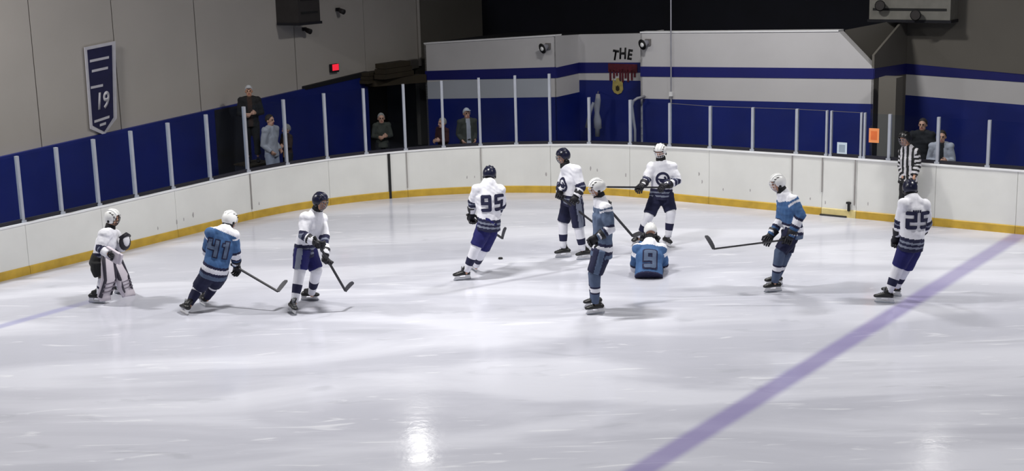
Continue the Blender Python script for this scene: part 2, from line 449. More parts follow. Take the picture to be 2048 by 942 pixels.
# paper notices taped to the glass
def notice(px, py, wpx, hpx, m1, m2, label):
    u = u_at(px); p, nn = board_point(u); c = on_plane(px, py, p + nn * 0.035, nn); s3 = nn.cross(V(0, 0, 1)); s = 108.0
    r = empty('paper_notice', c - V(0, 0, hpx / s / 2)); tag(r, label, 'notice')
    bm = bmesh.new(); add_box(bm, c, s3, nn, V(0, 0, 1), wpx / s / 2, 0.003, hpx / s / 2); obj('sheet', bm, m1, r)
    bm = bmesh.new(); add_box(bm, c - nn * 0.004, s3, nn, V(0, 0, 1), wpx / s / 2 * .62, 0.001, hpx / s / 2 * .62); obj('print', bm, m2, r)
    settle(r)
notice(1684, 297, 21, 25, 'paper_white', 'paper_grey', 'white paper notice taped low on the gate glass')
notice(1748, 271, 21, 29, 'paper_orange', 'paper_orange_dark', 'orange paper notice taped to the glass right of the gate')

# ================================================================== WALLS BEHIND THE BOARDS
def slab(name, p0, p1, z0, z1, mats, parent=None, thick=0.12, away=None, zoff=0.0):
    """upright slab from plan point p0 to p1; z0=(bottom,top) at p0, z1 at p1; thick grows away from the rink"""
    d = (p1 - p0).normalized(); n = away if away is not None else V(-d.y, d.x, 0)
    bm = bmesh.new(); a, b = V(p0.x, p0.y, 0), V(p1.x, p1.y, 0)
    add_prism(bm, [a + V(0, 0, z0[0]), b + V(0, 0, z1[0]), b + V(0, 0, z1[1]), a + V(0, 0, z0[1])], n * thick)
    return obj(name, bm, mats, parent)
NE = -DS
def endp(px, off=3.0, py=200): return on_plane(px, py, K + NE * off, NE)
def flat(p): return V(p.x, p.y, 0)
def pe(s, off=3.0): return K + NE * off + DE * s
# --- end wall (left): beige panels above a blue painted band
we = empty('wall_end', pe(-6)); tag(we, kind='structure', label='beige panelled end wall above a dark blue band')
pA, pB = flat(endp(164, py=278)), flat(endp(735, py=150)); zA, zB = zpix(pA, 278), zpix(pB, 150)
def zline(p):  # top of the blue band, straight along the wall
    t = (p - pA).dot(DE) / (pB - pA).dot(DE); return zA + (zB - zA) * t
sB = (pB - K).dot(DE)
p0 = pe(-14); slab('blue_band', p0, pB, (0, zline(p0)), (0, zline(pB)), 'wall_blue', we, 0.10, NE)
slab('ledge', flat(endp(610, py=176)) - NE * 0.02, pB - NE * 0.02, (zline(flat(endp(610, py=176))) - 0.02, zline(flat(endp(610, py=176))) + 0.06), (zB - 0.02, zB + 0.09), 'dark_trim', we, 0.14, NE)
cuts = [-14.0] + [(flat(endp(x, 3.1, 200)) - K).dot(DE) for x in (75, 238, 401, 596, 735)]
for a, b in zip(cuts[:-1], cuts[1:]):
    slab('wall_panel', pe(a + .012, 3.1), pe(b - .012, 3.1), (0, 9), (0, 9), 'wall_beige', we, 0.12, NE)
sC = (flat(endp(836, 3.1, 80)) - K).dot(DE); sD = (flat(endp(892, 3.1, 40)) - K).dot(DE); sF = (flat(endp(968, 3.1, 40)) - K).dot(DE)
slab('wall_header', pe(cuts[-1], 3.1), pe(sC, 3.1), (1.98, 9), (2.05, 9), 'wall_beige', we, 0.12, NE)
slab('wall_panel', pe(sC, 3.12), pe(sD, 3.12), (0, 9), (0, 9), 'wall_grey', we, 0.12, NE)  # this panel and the next: the wall's shade put into a grey colour
slab('wall_panel', pe(sD + .02, 3.16), pe(sF, 3.16), (0, 9), (0, 9), 'wall_grey', we, 0.12, NE)
slab('wall_backing', pe(-14, 3.24), pe(cuts[-1] - .3, 3.24), (0, 9), (0, 9), 'seam_grey', we, 0.05, NE)
slab('dark_panel', flat(endp(436, 2.97, 300)), flat(endp(503, 2.97, 300)), (0, 1.8), (0, 1.83), 'dark_void', we, 0.06, NE)
bm = bmesh.new(); add_tube(bm, [pe(sC, 3.06) + V(0, 0, 2.1), pe(sC, 3.06) + V(0, 0, 9)], [0.045, 0.045], 10); obj('downpipe', bm, 'wall_beige', we)
settle(we)
# dark passage between the end wall and the changing-room block
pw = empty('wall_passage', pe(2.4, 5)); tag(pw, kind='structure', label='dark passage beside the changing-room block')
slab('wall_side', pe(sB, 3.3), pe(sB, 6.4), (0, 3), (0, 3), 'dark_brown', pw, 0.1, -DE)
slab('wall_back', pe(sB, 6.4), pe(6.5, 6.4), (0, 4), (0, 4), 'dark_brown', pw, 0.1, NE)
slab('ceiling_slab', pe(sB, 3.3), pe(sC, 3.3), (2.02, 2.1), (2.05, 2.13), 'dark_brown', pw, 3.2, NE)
settle(pw)

# --- changing-room block behind the far boards
def side_pt(px, off=3.0, py=130): return flat(on_plane(px, py, K + DE * off, DE))
blk = empty('wall_far_side', K + DE * 3 + DS * 3); tag(blk, kind='structure', label='white changing-room block with a navy stripe and blue base')
def bands(p0, p1, y0, y1, base_mat='wall_blue', top=True, thick=0.15, away=DE, mats=('wall_white', 'stripe_navy', 'wall_white')):
    """y0,y1: photo rows at both ends: top, stripe top, stripe bottom, white bottom"""
    za = [zpix(p0, y) for y in y0]; zb = [zpix(p1, y) for y in y1]
    slab('base_panel', p0, p1, (0, za[3]), (0, zb[3]), base_mat, blk, thick, away)
    slab('lower_band', p0, p1, (za[3], za[2]), (zb[3], zb[2]), mats[2], blk, thick, away)
    slab('stripe', p0 - away * 0.012, p1 - away * 0.012, (za[2], za[1]), (zb[2], zb[1]), mats[1], blk, thick, away)
    if top: slab('upper_band', p0, p1, (za[1], za[0]), (zb[1], zb[0]), mats[0], blk, thick, away)
    return za, zb
b0, b1 = side_pt(850), side_pt(1112); bands(b0, b1, (88, 142, 160, 198), (72, 134, 156, 194), thick=0.25)
# the left end of the block
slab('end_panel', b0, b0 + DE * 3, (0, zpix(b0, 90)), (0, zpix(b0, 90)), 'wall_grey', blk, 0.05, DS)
# alcove: left return, back
DEP = 1.02
r1 = b1 + DE * DEP; b2 = side_pt(1281)
bands(b1 + DS * 0.005, r1 + DS * 0.005, (72, 135, 156, 194), (69, 125, 146, 184), thick=0.05, away=-DS)
r2 = b2 + DE * DEP
bands(r1, r2, (69, 125, 146, 160), (66, 125, 145, 162), thick=0.1)
# right part, its upper band slopes down at the end
b3, b4 = side_pt(1676), side_pt(1748); t = (b3 - b2).length / (b4 - b2).length
bands(b2, b4, (66, 133, 153, 197), (62, 137, 158, 208), top=False, thick=0.25)
bm = bmesh.new(); za = [zpix(b2, 66), zpix(b2, 133)]; zt3 = zpix(b3, 63); zb4 = zpix(b4, 137); z3b = za[1] + (zb4 - za[1]) * t
add_prism(bm, [b2 + V(0, 0, za[1]), b3 + V(0, 0, z3b), b3 + V(0, 0, zt3), b2 + V(0, 0, za[0])], DE * 0.25); obj('upper_band', bm, 'wall_white', blk)
bm = bmesh.new(); add_prism(bm, [b3 + V(0, 0, z3b), b4 + V(0, 0, zb4), b3 + V(0, 0, zt3)], DE * 0.25); obj('sloped_parapet', bm, 'wall_white', blk)
slab('return_panel', b2, r2, (0, zpix(b2, 66)), (0, zpix(b2, 66)), 'wall_white', blk, 0.05, DS)
# cap along the top edges
for q0, q1, ya, yb in ((b0, b1, 88, 72), (b2, b3, 66, 63)):
    slab('cap', q0 - DE * 0.02, q1 - DE * 0.02, (zpix(q0, ya), zpix(q0, ya) + 0.03), (zpix(q1, yb), zpix(q1, yb) + 0.03), 'cap_white', blk, 0.29, DE)
# flat dark roof of the block
bm = bmesh.new(); zz = zpix(b1, 72) - 0.12
add_prism(bm, [b0 + DE * .25 + V(0, 0, zz - .2), b1 + DE * .25 + V(0, 0, zz), r1 + DE * .1 + V(0, 0, zz), r2 + DE * .1 + V(0, 0, zz), b2 + DE * .25 + V(0, 0, zz), b3 + DE * .25 + V(0, 0, zz), b3 + DE * 3.8 + V(0, 0, zz), b0 + DE * 3.8 + V(0, 0, zz - .2)], V(0, 0, 0.06)); obj('roof', bm, 'dark_void', blk)
# right: return going back, then a taller dim wall
L = 0.5
while proj((b4 + DE * L) + V(0, 0, 2.5))[0] < 1812 and L < 5: L += 0.02
b5 = b4 + DE * L; b6 = b5 + DS * 9
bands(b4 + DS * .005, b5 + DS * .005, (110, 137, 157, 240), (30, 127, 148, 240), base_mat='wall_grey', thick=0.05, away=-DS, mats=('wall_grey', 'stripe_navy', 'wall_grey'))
zs = [zpix(b5, y) for y in (127, 148, 190)]
q = flat(on_plane(1884, 140, b5, DE)); zq = [zpix(q, y) for y in (134, 153, 196)]; t = (b6 - b5).length / (q - b5).length
ze = [a + (b - a) * t for a, b in zip(zs, zq)]
slab('base_panel', b5, b6, (0, zs[2]), (0, ze[2]), 'wall_blue', blk, 0.12, DE)
slab('lower_band', b5, b6, (zs[2], zs[1]), (ze[2], ze[1]), 'wall_white', blk, 0.12, DE)
slab('stripe', b5 - DE * .012, b6 - DE * .012, (zs[1], zs[0]), (ze[1], ze[0]), 'stripe_navy', blk, 0.12, DE)
slab('upper_wall', b5, b6, (zs[0], 6.5), (ze[0], 6.5), 'wall_grey', blk, 0.12, DE)
slab('upper_wall', b3 + DE * 0.34, b5 + DE * .02, (1.6, zpix(b3 + DE * .34, 60)), (1.6, zpix(b5, 36)), 'wall_grey', blk, 0.06, DE)
# column beside the gate
c0 = flat(on_plane(1756, 220, b4 - DE * 0.6, DE)); slab('column', c0, c0 + DS * 0.36, (0, zpix(c0, 155)), (0, zpix(c0, 155)), 'wall_grey', blk, 0.4, DE)
settle(blk)
# far dark hall wall above the block, ceiling
cw = K + DE * 7.2
o = slab('wall_back', cw + DS * -7, cw + DS * 9.6, (0, 10), (0, 10), 'dark_void', None, 0.2, DE); tag(o, 'near-black hall wall above the changing-room block', kind='structure')
bm = bmesh.new(); add_box(bm, V(0, 18, 10.1), V(1, 0, 0), V(0, 1, 0), V(0, 0, 1), 32, 34, 0.1); o = obj('ceiling', bm, 'ceiling_dark'); tag(o, 'dark grey hall ceiling', kind='structure')

# painted lettering in the alcove: THE, red dripping letters, gold crest
def text_mesh(txt, size, offset=0.0, shear=0.0):
    cu = bpy.data.curves.new('t', 'FONT'); cu.body = txt; cu.size = size; cu.offset = offset; cu.shear = shear; cu.align_x = 'CENTER'; cu.align_y = 'CENTER'; cu.resolution_u = 4
    o = bpy.data.objects.new('t', cu); COL.objects.link(o)
    me = bpy.data.meshes.new_from_object(o.evaluated_get(bpy.context.evaluated_depsgraph_get()))
    bpy.data.objects.remove(o); bpy.data.curves.remove(cu); return me
def flat_text(name, txt, c, right, up, n, size, m, parent, offset=0.01, shear=0.0, sx=1.0, depth=0.006):
    me = text_mesh(txt, size, offset, shear); bm = bmesh.new(); bm.from_mesh(me); bpy.data.meshes.remove(me)
    r = bmesh.ops.extrude_face_region(bm, geom=bm.faces[:]); vs_ = [e for e in r['geom'] if isinstance(e, bmesh.types.BMVert)]
    for v in vs_: v.co.z += depth
    for v in bm.verts: v.co = c + right * v.co.x * sx + up * v.co.y + n * v.co.z
    return obj(name, bm, m, parent)
wn = -DE; wr = DS; O2 = r1 - DE * 0.004
def ap(px, py): return on_plane(px, py, O2, DE)
ms = empty('wall_lettering', ap(1245, 190)); tag(ms, 'painted words in black and dripping red above a gold crest', 'lettering')
for ch, px, py, s, rot in (('T', 1230, 111, .33, .10), ('H', 1245, 108, .36, -.04), ('E', 1259, 110, .33, .08)):
    c = ap(px, py); a = V(0, 0, 1) * math.cos(rot) + wr * math.sin(rot); r_ = wr * math.cos(rot) - V(0, 0, 1) * math.sin(rot)
    flat_text('letter', ch, c, r_, a, wn, s, 'paint_black', ms, 0.012, 0.12, 0.78)
bm = bmesh.new(); c = ap(1246, 136)
add_box(bm, c - DE * .018, wr, DE, V(0, 0, 1), 0.40, 0.004, 0.10)
for i, dx in enumerate((-.34, -.24, -.16, -.07, 0.0, .08, .15, .25, .33)):
    hh = (.14, .10, .06, .13, .16, .09, .15, .12, .07)[i]
    add_box(bm, c + wr * dx + V(0, 0, -0.10 - hh / 2) - DE * .018, wr, DE, V(0, 0, 1), 0.026, 0.004, hh)
obj('red_letters', bm, 'paint_red', ms)
bm = bmesh.new(); c = ap(1236, 172)
pol = [(-.13, .16), (-.15, -.08), (-.10, -.16), (0, -.20), (.10, -.16), (.15, -.08), (.13, .16), (.07, .10), (.03, .19), (-.03, .19), (-.07, .10)]
add_prism(bm, [c + wr * x + V(0, 0, y) - DE * .018 for x, y in pol], DE * 0.012); obj('crest', bm, 'paint_gold', ms)
bm = bmesh.new(); add_prism(bm, [c + wr * x * .35 + V(0, 0, y * .35 - .05) - DE * .026 for x, y in pol], DE * 0.006); obj('crest_centre', bm, 'dark_brown', ms)
settle(ms)

# pale coat hanging in the alcove, rail beside it
c = b1 + DE * 0.5
cp = on_plane(1194, 232, c, DE)
hc = empty('hanging_coat', V(cp.x, cp.y, cp.z - .4)); tag(hc, 'pale grey coat hanging in the alcove below the lettering', 'coat')
def cpt(px, py, o=0.0): return on_plane(px, py, c + DE * o, DE)
bm = bmesh.new(); add_tube(bm, [cpt(1196, 188), cpt(1196, 200), cpt(1194, 212), cpt(1194, 226), cpt(1195, 240), cpt(1196, 256), cpt(1195, 258), cpt(1195, 273)], [(.05, .04), (.075, .05), (.085, .06), (.06, .05), (.10, .07), (.10, .07), (.065, .05), (.06, .05)], 12, DS); obj('coat_body', bm, 'pale_grey', hc, True)
bm = bmesh.new(); add_tube(bm, [cpt(1187, 205), cpt(1180, 225), cpt(1174, 255)], [.035, .045, .05], 10, DS); obj('sleeve', bm, 'pale_grey', hc, True)
bm = bmesh.new(); add_tube(bm, [cpt(1196, 189), cpt(1196, 184), cpt(1197, 183, .2), cpt(1197, 183, .5)], [.01] * 4, 8); obj('hook', bm, 'seam_grey', hc)
settle(hc)
hr = empty('grab_rail', ground(1268, 300)); pr = b2 - DE * 0.35
tag(hr, 'pale bent grab rail at the right edge of the alcove', 'rail')
def rp(px, py): return on_plane(px, py, pr, DE)
bm = bmesh.new(); base_r = rp(1270, 290); add_tube(bm, [V(base_r.x, base_r.y, 0.0), rp(1270, 260), rp(1266, 230), rp(1264, 212), rp(1267, 202), rp(1274, 197), rp(1276, 196) + DE * .3], [.032] * 7, 10); obj('rail_tube', bm, 'pale_grey', hr, True)
bm = bmesh.new(); add_tube(bm, [V(base_r.x, base_r.y, 0.0), V(base_r.x, base_r.y, 0.02)], [.07, .07], 12); obj('foot_plate', bm, 'pale_grey', hr)
hr['_base'] = [base_r.x, base_r.y, 0]; settle(hr)

# round wall speakers on the block
def wall_speaker(px, py, label):
    c = on_plane(px, py, b0, DE) ; r = empty('wall_speaker', c); tag(r, label, 'speaker')
    bm = bmesh.new(); add_box(bm, c - DE * .02, DS, DE, V(0, 0, 1), .07, .02, .07); obj('bracket', bm, 'seam_grey', r)
    a = (-DE * .8 + V(0, 0, -.25) + DS * -.3).normalized()
    bm = bmesh.new(); add_tube(bm, [c - DE * .04, c - DE * .04 + a * .10, c - DE * .04 + a * .16, c - DE * .04 + a * .17], [.05, .08, .125, .125], 16, mis=[0, 0, 1]); obj('horn', bm, ['pale_grey', 'black_rubber'], r, True)
    bm = bmesh.new(); add_ell(bm, c - DE * .04 + a * .17, a.cross(V(0, 0, 1)).normalized(), V(0, 0, 1), a, .06, .06, .03); obj('dome', bm, 'cap_white', r, True)
    settle(r)
wall_speaker(1097, 92, 'round horn speaker on the white wall left of the alcove')
wall_speaker(1297, 84, 'round horn speaker on the white wall right of the alcove')
# thin conduit pole in front of the block
c = side_pt(1342, 2.93); cz = zpix(c, 205); r = empty('conduit', V(c.x, c.y, cz)); tag(r, 'thin pale conduit running down the white block from the ceiling', 'conduit')
bm = bmesh.new(); add_tube(bm, [V(c.x, c.y, cz), V(c.x, c.y, 10)], [.016, .016], 8); obj('pipe', bm, 'pale_grey', r)
bm = bmesh.new(); add_box(bm, V(c.x, c.y, zpix(c, 188)), DS, DE, V(0, 0, 1), .035, .03, .05); obj('junction_box', bm, 'cap_white', r); settle(r)
# exit sign and ducts
c = endp(666, 3.08, 136); r = empty('exit_sign', c - V(0, 0, .1)); tag(r, 'small red lit sign on the dim upper wall', 'sign')
bm = bmesh.new(); add_box(bm, c - NE * .04, DE, NE, V(0, 0, 1), .13, .04, .10); obj('housing', bm, 'dark_trim', r)
bm = bmesh.new(); add_box(bm, c - NE * .085 + V(0, 0, .02), DE, NE, V(0, 0, 1), .11, .006, .075); obj('lit_face', bm, 'red_glow', r); settle(r)
def duct(name, px0, px1, py0, py1, off, plane_n, org, depth, m, label, cat):
    a = on_plane(px0, py1, org - plane_n * depth, plane_n); b = on_plane(px1, py1, org - plane_n * depth, plane_n); zt = 5.3
    r = empty(name, (a + b) / 2); tag(r, label, cat); bm = bmesh.new()
    zb = min(a.z, b.z); a2, b2_ = V(a.x, a.y, zb), V(b.x, b.y, zb)
    add_prism(bm, [a2, b2_, V(b.x, b.y, zt), V(a.x, a.y, zt)], plane_n * depth); obj('casing', bm, m, r)
    bm = bmesh.new(); d = (b2_ - a2).normalized()
    add_prism(bm, [a2 - d * .03 - plane_n * .03, b2_ + d * .03 - plane_n * .03, b2_ + d * .03 - plane_n * .03 + V(0, 0, .06), a2 - d * .03 - plane_n * .03 + V(0, 0, .06)], plane_n * (depth * .98)); obj('flange', bm, 'dark_trim', r)
    for k in range(4):
        zz = zb + .25 + k * .3
        if zz > zt - .1: break
        bm = bmesh.new(); add_prism(bm, [a2 + d * .08 + V(0, 0, zz - zb) - plane_n * .012, b2_ - d * .08 + V(0, 0, zz - zb) - plane_n * .012, b2_ - d * .08 + V(0, 0, zz - zb + .05) - plane_n * .012, a2 + d * .08 + V(0, 0, zz - zb + .05) - plane_n * .012], plane_n * .02); obj('louvre', bm, 'black_rubber', r)
    settle(r)
duct('ventilation_duct', 598, 641, 0, 47, 3, NE, pe(0, 3.1), .7, 'duct_dark', 'dark ventilation duct hanging on the end wall', 'duct')
duct('heater_box', 1738, 1900, 0, 44, 3, DE, b5, .5, 'duct_grey', 'grey heater casing high on the right wall', 'heater')
for px, py, lab in ((1762, 11, 'dark round floodlight under the heater casing, left one'), (1833, 30, 'dark round floodlight under the heater casing, right one')):
    c = on_plane(px, py, b5 - DE * .62, DE); r = empty('floodlight', c); tag(r, lab, 'floodlight')
    bm = bmesh.new(); add_tube(bm, [c + DE * .10, c, c - DE * .06], [.05, .10, .12], 14); obj('housing', bm, 'black_rubber', r, True)
    bm = bmesh.new(); add_tube(bm, [c - DE * .06, c - DE * .07], [.10, .10], 14); obj('lens', bm, 'duct_dark', r); settle(r)
for px, py, nm, lab, cat in ((607, 58, 'security_camera', 'small dark camera under the ventilation duct', 'camera'), (674, 19, 'wall_light', 'small dark light fitting high on the end wall', 'light')):
    c = endp(px, 3.08, py); r = empty(nm, c); tag(r, lab, cat)
    bm = bmesh.new(); add_box(bm, c - NE * .03, DE, NE, V(0, 0, 1), .05, .03, .04); obj('mount', bm, 'dark_trim', r)
    bm = bmesh.new(); add_tube(bm, [c - NE * .05, c - NE * .12 - V(0, 0, .03), c - NE * .22 - V(0, 0, .06)], [.035, .06, .065], 12); obj('body', bm, 'duct_dark', r, True)
    bm = bmesh.new(); add_ell(bm, c - NE * .22 - V(0, 0, .06), DE, V(0, 0, 1), NE, .045, .045, .02); obj('lens', bm, 'black_rubber', r, True); settle(r)
# stacked timber on top of the passage
for px0, px1, py0, py1, lab, dz in ((735, 800, 146, 158, 'brown timber stack on the passage roof', 0), (768, 828, 128, 150, 'olive crate on the passage roof behind the timber stack', .5)):
    org = pe(0, 2.74 - dz * .75); a, b = on_plane(px0, py1, org, NE), on_plane(px1, py1, org, NE); zt = zpix(flat(a), py0)
    r = empty('timber_stack' if not dz else 'storage_crate', (a + b) / 2); tag(r, lab, 'timber' if not dz else 'crate')
    z0 = min(a.z, b.z); n = 3; hh = max(.05, (zt - z0) / n)
    for k in range(n):
        bm = bmesh.new(); i = .03 * k
        d = (flat(b) - flat(a)).normalized(); A, B = flat(a) + d * i + V(0, 0, z0 + k * hh), flat(b) - d * i * 2 + V(0, 0, z0 + k * hh)
        add_prism(bm, [A, B, B + V(0, 0, hh - .01), A + V(0, 0, hh - .01)], NE * .32); obj('plank', bm, 'dark_brown', r)
    settle(r)
# shelf the stack lies on = beam over the passage
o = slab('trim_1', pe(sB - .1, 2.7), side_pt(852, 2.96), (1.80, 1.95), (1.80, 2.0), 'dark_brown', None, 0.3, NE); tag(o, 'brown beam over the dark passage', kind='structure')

# pennant banner on the end wall
O3 = pe(0, 3.05)
def bp(px, py, o=0.0): return on_plane(px, py, O3 - NE * o, NE)
bn = empty('pennant_banner', bp(208, 268)); tag(bn, 'navy pointed pennant banner with white border on the end wall', 'banner')
def quad_poly(pts, o, thick, m, name):
    bm = bmesh.new(); add_prism(bm, [bp(x, y, o) for x, y in pts], NE * thick); return obj(name, bm, m, bn)
quad_poly([(169, 95), (231, 82), (234, 236), (209, 270), (181, 258)], .02, .02, 'banner_white', 'border')
quad_poly([(175, 100), (224, 90), (227, 235), (209, 263), (186, 251)], .032, .01, 'banner_navy', 'field')
bu = (bp(200, 180) - bp(205, 240)).normalized(); br = (bp(226, 200) - bp(182, 209)).normalized(); bnn = -NE
flat_text('numeral', '19', bp(204, 203, .034), br, bu, bnn, .46, 'banner_white', bn, .012, .2, .75)
for (x0, y0), (x1, y1) in (((182, 173), (206, 168)), ((189, 241), (219, 231)), ((200, 248), (212, 244)), ((180, 120), (218, 112)), ((184, 140), (216, 133))):
    quad_poly([(x0, y0), (x1, y1), (x1, y1 + 5), (x0, y0 + 5)], .036, .004, 'banner_white', 'print_line')
settle(bn)

# hall lamps
def ceiling_lamp(x, y, z, watts, sprd, i):
    labels = {6: 'low hanging hall lamp over the corner glass', 7: 'low hanging hall lamp by the right wall'}
    r = empty('hall_lamp', (x, y, z)); tag(r, labels.get(i, 'long hall lamp hanging over the ice'), 'lamp', None if i in labels else 'lamps over the ice')
    bm = bmesh.new(); add_prism(bm, [V(x - .7, y - .16, z), V(x + .7, y - .16, z), V(x + .7, y + .16, z), V(x - .7, y + .16, z)], V(0, 0, .05)); add_prism(bm, [V(x - .6, y - .07, z + .05), V(x + .6, y - .07, z + .05), V(x + .6, y + .07, z + .05), V(x - .6, y + .07, z + .05)], V(0, 0, .08)); obj('housing', bm, 'lamp_housing', r)
    for s in (-.6, .6):
        bm = bmesh.new(); add_tube(bm, [V(x + s, y, z + .1), V(x + s, y, 10.0)], [.008, .008], 6); obj('hanger', bm, 'lamp_housing', r)
    ld = bpy.data.lights.new('lamp_light', 'AREA'); ld.shape = 'RECTANGLE'; ld.size = 1.3 if watts > 60 else .36; ld.size_y = .28; ld.energy = watts; ld.spread = rad(sprd); ld.color = (1.0, 0.985, 0.95)
    lo = bpy.data.objects.new('lamp_light', ld); link(lo, r); lo.location = (x, y, z - .012)
    if i in labels:
        lo.location = (x, y - .2, z - .06); lo.rotation_euler = (rad(-42), 0, 0)   # tilted towards the ice
    settle(r)
for i, (x, y, z, wt, sp_) in enumerate(LAMPS): ceiling_lamp(x, y, z, wt, sp_, i)

# ================================================================== PEOPLE
Z = V(0, 0, 1)
def heading(az): return V(math.sin(rad(az)), -math.cos(rad(az)), 0)
def head_frame(az, tilt):
    f0 = heading(az); f = (f0 * math.cos(rad(tilt)) - Z * math.sin(rad(tilt))).normalized()
    u = (Z * math.cos(rad(tilt)) + f0 * math.sin(rad(tilt))).normalized(); return f, u, f.cross(u) * -1
def frames(j):
    ls = (j['Lsh'] - j['Rsh']).normalized(); lh = (j['Lhip'] - j['Rhip']).normalized()
    return ls, lh
def spine(j, hem=0.0):
    d = (j['pelvis'] - j['chest']).normalized()
    d = (d * .45 + ((j['Lkn'] + j['Rkn']) / 2 - j['pelvis']).normalized() * .55).normalized()
    waist = j['chest'].lerp(j['pelvis'], 0.55)
    sh = (j['Lsh'] + j['Rsh']) / 2
    pts = [j['neck'] + (j['neck'] - sh) * 0.30, sh.lerp(j['neck'], 0.80), sh * 0.75 + j['chest'] * 0.25, j['chest'], waist, j['pelvis']]
    if hem: pts.append(j.get('hem') or j['pelvis'] + d * hem)
    return pts
def add_hand(bm, wrist, d, n, grip=0.7, s=1.0):
    """bare or gloved hand: palm and five fingers; d along the forearm, n palm normal, grip 0 flat to 1 fist"""
    d = d.normalized(); n = perp(d, n); g = d.cross(n)
    add_tube(bm, [wrist, wrist + d * .03 * s, wrist + d * .085 * s], [(.03 * s, .02 * s), (.042 * s, .024 * s), (.044 * s, .02 * s)], 10, g)
    for i, (o, L) in enumerate(((-.033, .062), (-.011, .074), (.011, .070), (.033, .055))):
        p = wrist + d * .082 * s + g * o * s; pts = [p - d * .01 * s]; a = 0.0
        for k in range(3):
            a += grip * (0.9, 1.2, 0.9)[k]; st = L * s * (.45, .33, .24)[k]
            p = p + (d * math.cos(a) + n * math.sin(a)) * st; pts.append(p)
        add_tube(bm, pts, [.0105 * s, .0105 * s, .0095 * s, .0075 * s], 7)
    p = wrist + d * .03 * s - g * .035 * s
    add_tube(bm, [p, p + (d * .5 - g * .6 + n * .4).normalized() * .035 * s, p + (d * .8 - g * .35 + n * (.4 + .5 * grip)).normalized() * .068 * s], [.014 * s, .0125 * s, .009 * s], 7)

def ankle(j, S):
    k, g = j[S + 'kn'], j[S + 'ft']; return g + (k - g).normalized() * 0.17

def build_body(name, j, look, hands=(None, None), bk=1.0):
    hf, hu, hl = head_frame(*look); bm = bmesh.new(); ls, lh = frames(j)
    sp = spine(j); 
    add_tube(bm, [sp[0], sp[1], sp[2], sp[3], sp[4], sp[5] - (sp[4] - sp[5]).normalized() * .06], [.06 * bk, .075 * bk, (.15 * bk, .085 * bk), (.165 * bk, .105 * bk), (.145 * bk, .10 * bk), (.15 * bk, .105 * bk)], 16, [ls, ls, ls, ls, (ls + lh) / 2, lh])
    h = j['head']
    add_tube(bm, [j['neck'] - (h - j['neck']) * .3, j['neck'].lerp(h, .6)], [.06, .055], 12)
    add_ell(bm, h + hu * .025 - hf * .005, hl, hf, hu, .076, .096, .100, 16, 10)
    add_ell(bm, h + hf * .028 - hu * .062, hl, hf, hu, .058, .062, .062, 14, 8)
    add_tube(bm, [h + hf * .088 + hu * .022, h + hf * .104 - hu * .006, h + hf * .108 - hu * .022, h + hf * .085 - hu * .03], [.008, .011, .015, .008], 8)
    add_ell(bm, h + hf * .082 + hu * .035, hl, hf, hu, .05, .016, .010, 10, 6)
    for s in (-1, 1): add_ell(bm, h + hl * .078 * s - hu * .005 - hf * .01, hl, hf, hu, .012, .020, .032, 8, 6)
    for S in 'LR':
        sh, el, ha = j[S + 'sh'], j[S + 'el'], j[S + 'ha']
        add_tube(bm, [sh.lerp(j['neck'], .35), sh, sh.lerp(el, .5), el, el.lerp(ha, .4), ha - (ha - el).normalized() * .05], [r_ * bk for r_ in (.06, .062, .05, .043, .043, .030)], 12)
        i = 0 if S == 'L' else 1
        if hands[i] is not None: add_hand(bm, ha - (ha - el).normalized() * .06, (ha - el), hands[i], .6)
        else: add_ell(bm, ha, V(1, 0, 0), V(0, 1, 0), Z, .03, .03, .04, 8, 6)
        hp, kn, an = j[S + 'hip'], j[S + 'kn'], ankle(j, S)
        add_tube(bm, [hp + (hp - kn).normalized() * .05, hp.lerp(kn, .3), kn, kn.lerp(an, .35), an], [r_ * bk for r_ in (.088, .085, .058, .056, .040)], 14)
        add_ell(bm, an + V(0, 0, -.03), V(1, 0, 0), V(0, 1, 0), Z, .032, .032, .035, 10, 6)
    me = remesh(bm, 0.0135 * bk, 1); me.name = name
    for m in ('skin', 'eye', 'lips'): me.materials.append(MATS[m])
    _, ce, _ = mesh_np(me); idx = np.zeros(len(ce), int)
    for s in (-1, 1):
        q = np.array(h + hf * .088 + hl * .030 * s + hu * .015); idx[np.linalg.norm(ce - q, axis=1) < .017] = 1
    rel = ce - np.array(h + hf * .086 - hu * .058); a, b, c = rel @ np.array(hl), rel @ np.array(hu), rel @ np.array(hf)
    idx[(abs(a) < .026) & (abs(b) < .010) & (abs(c) < .03)] = 2
    me.polygons.foreach_set('material_index', idx)
    return link(bpy.data.objects.new(name, me))

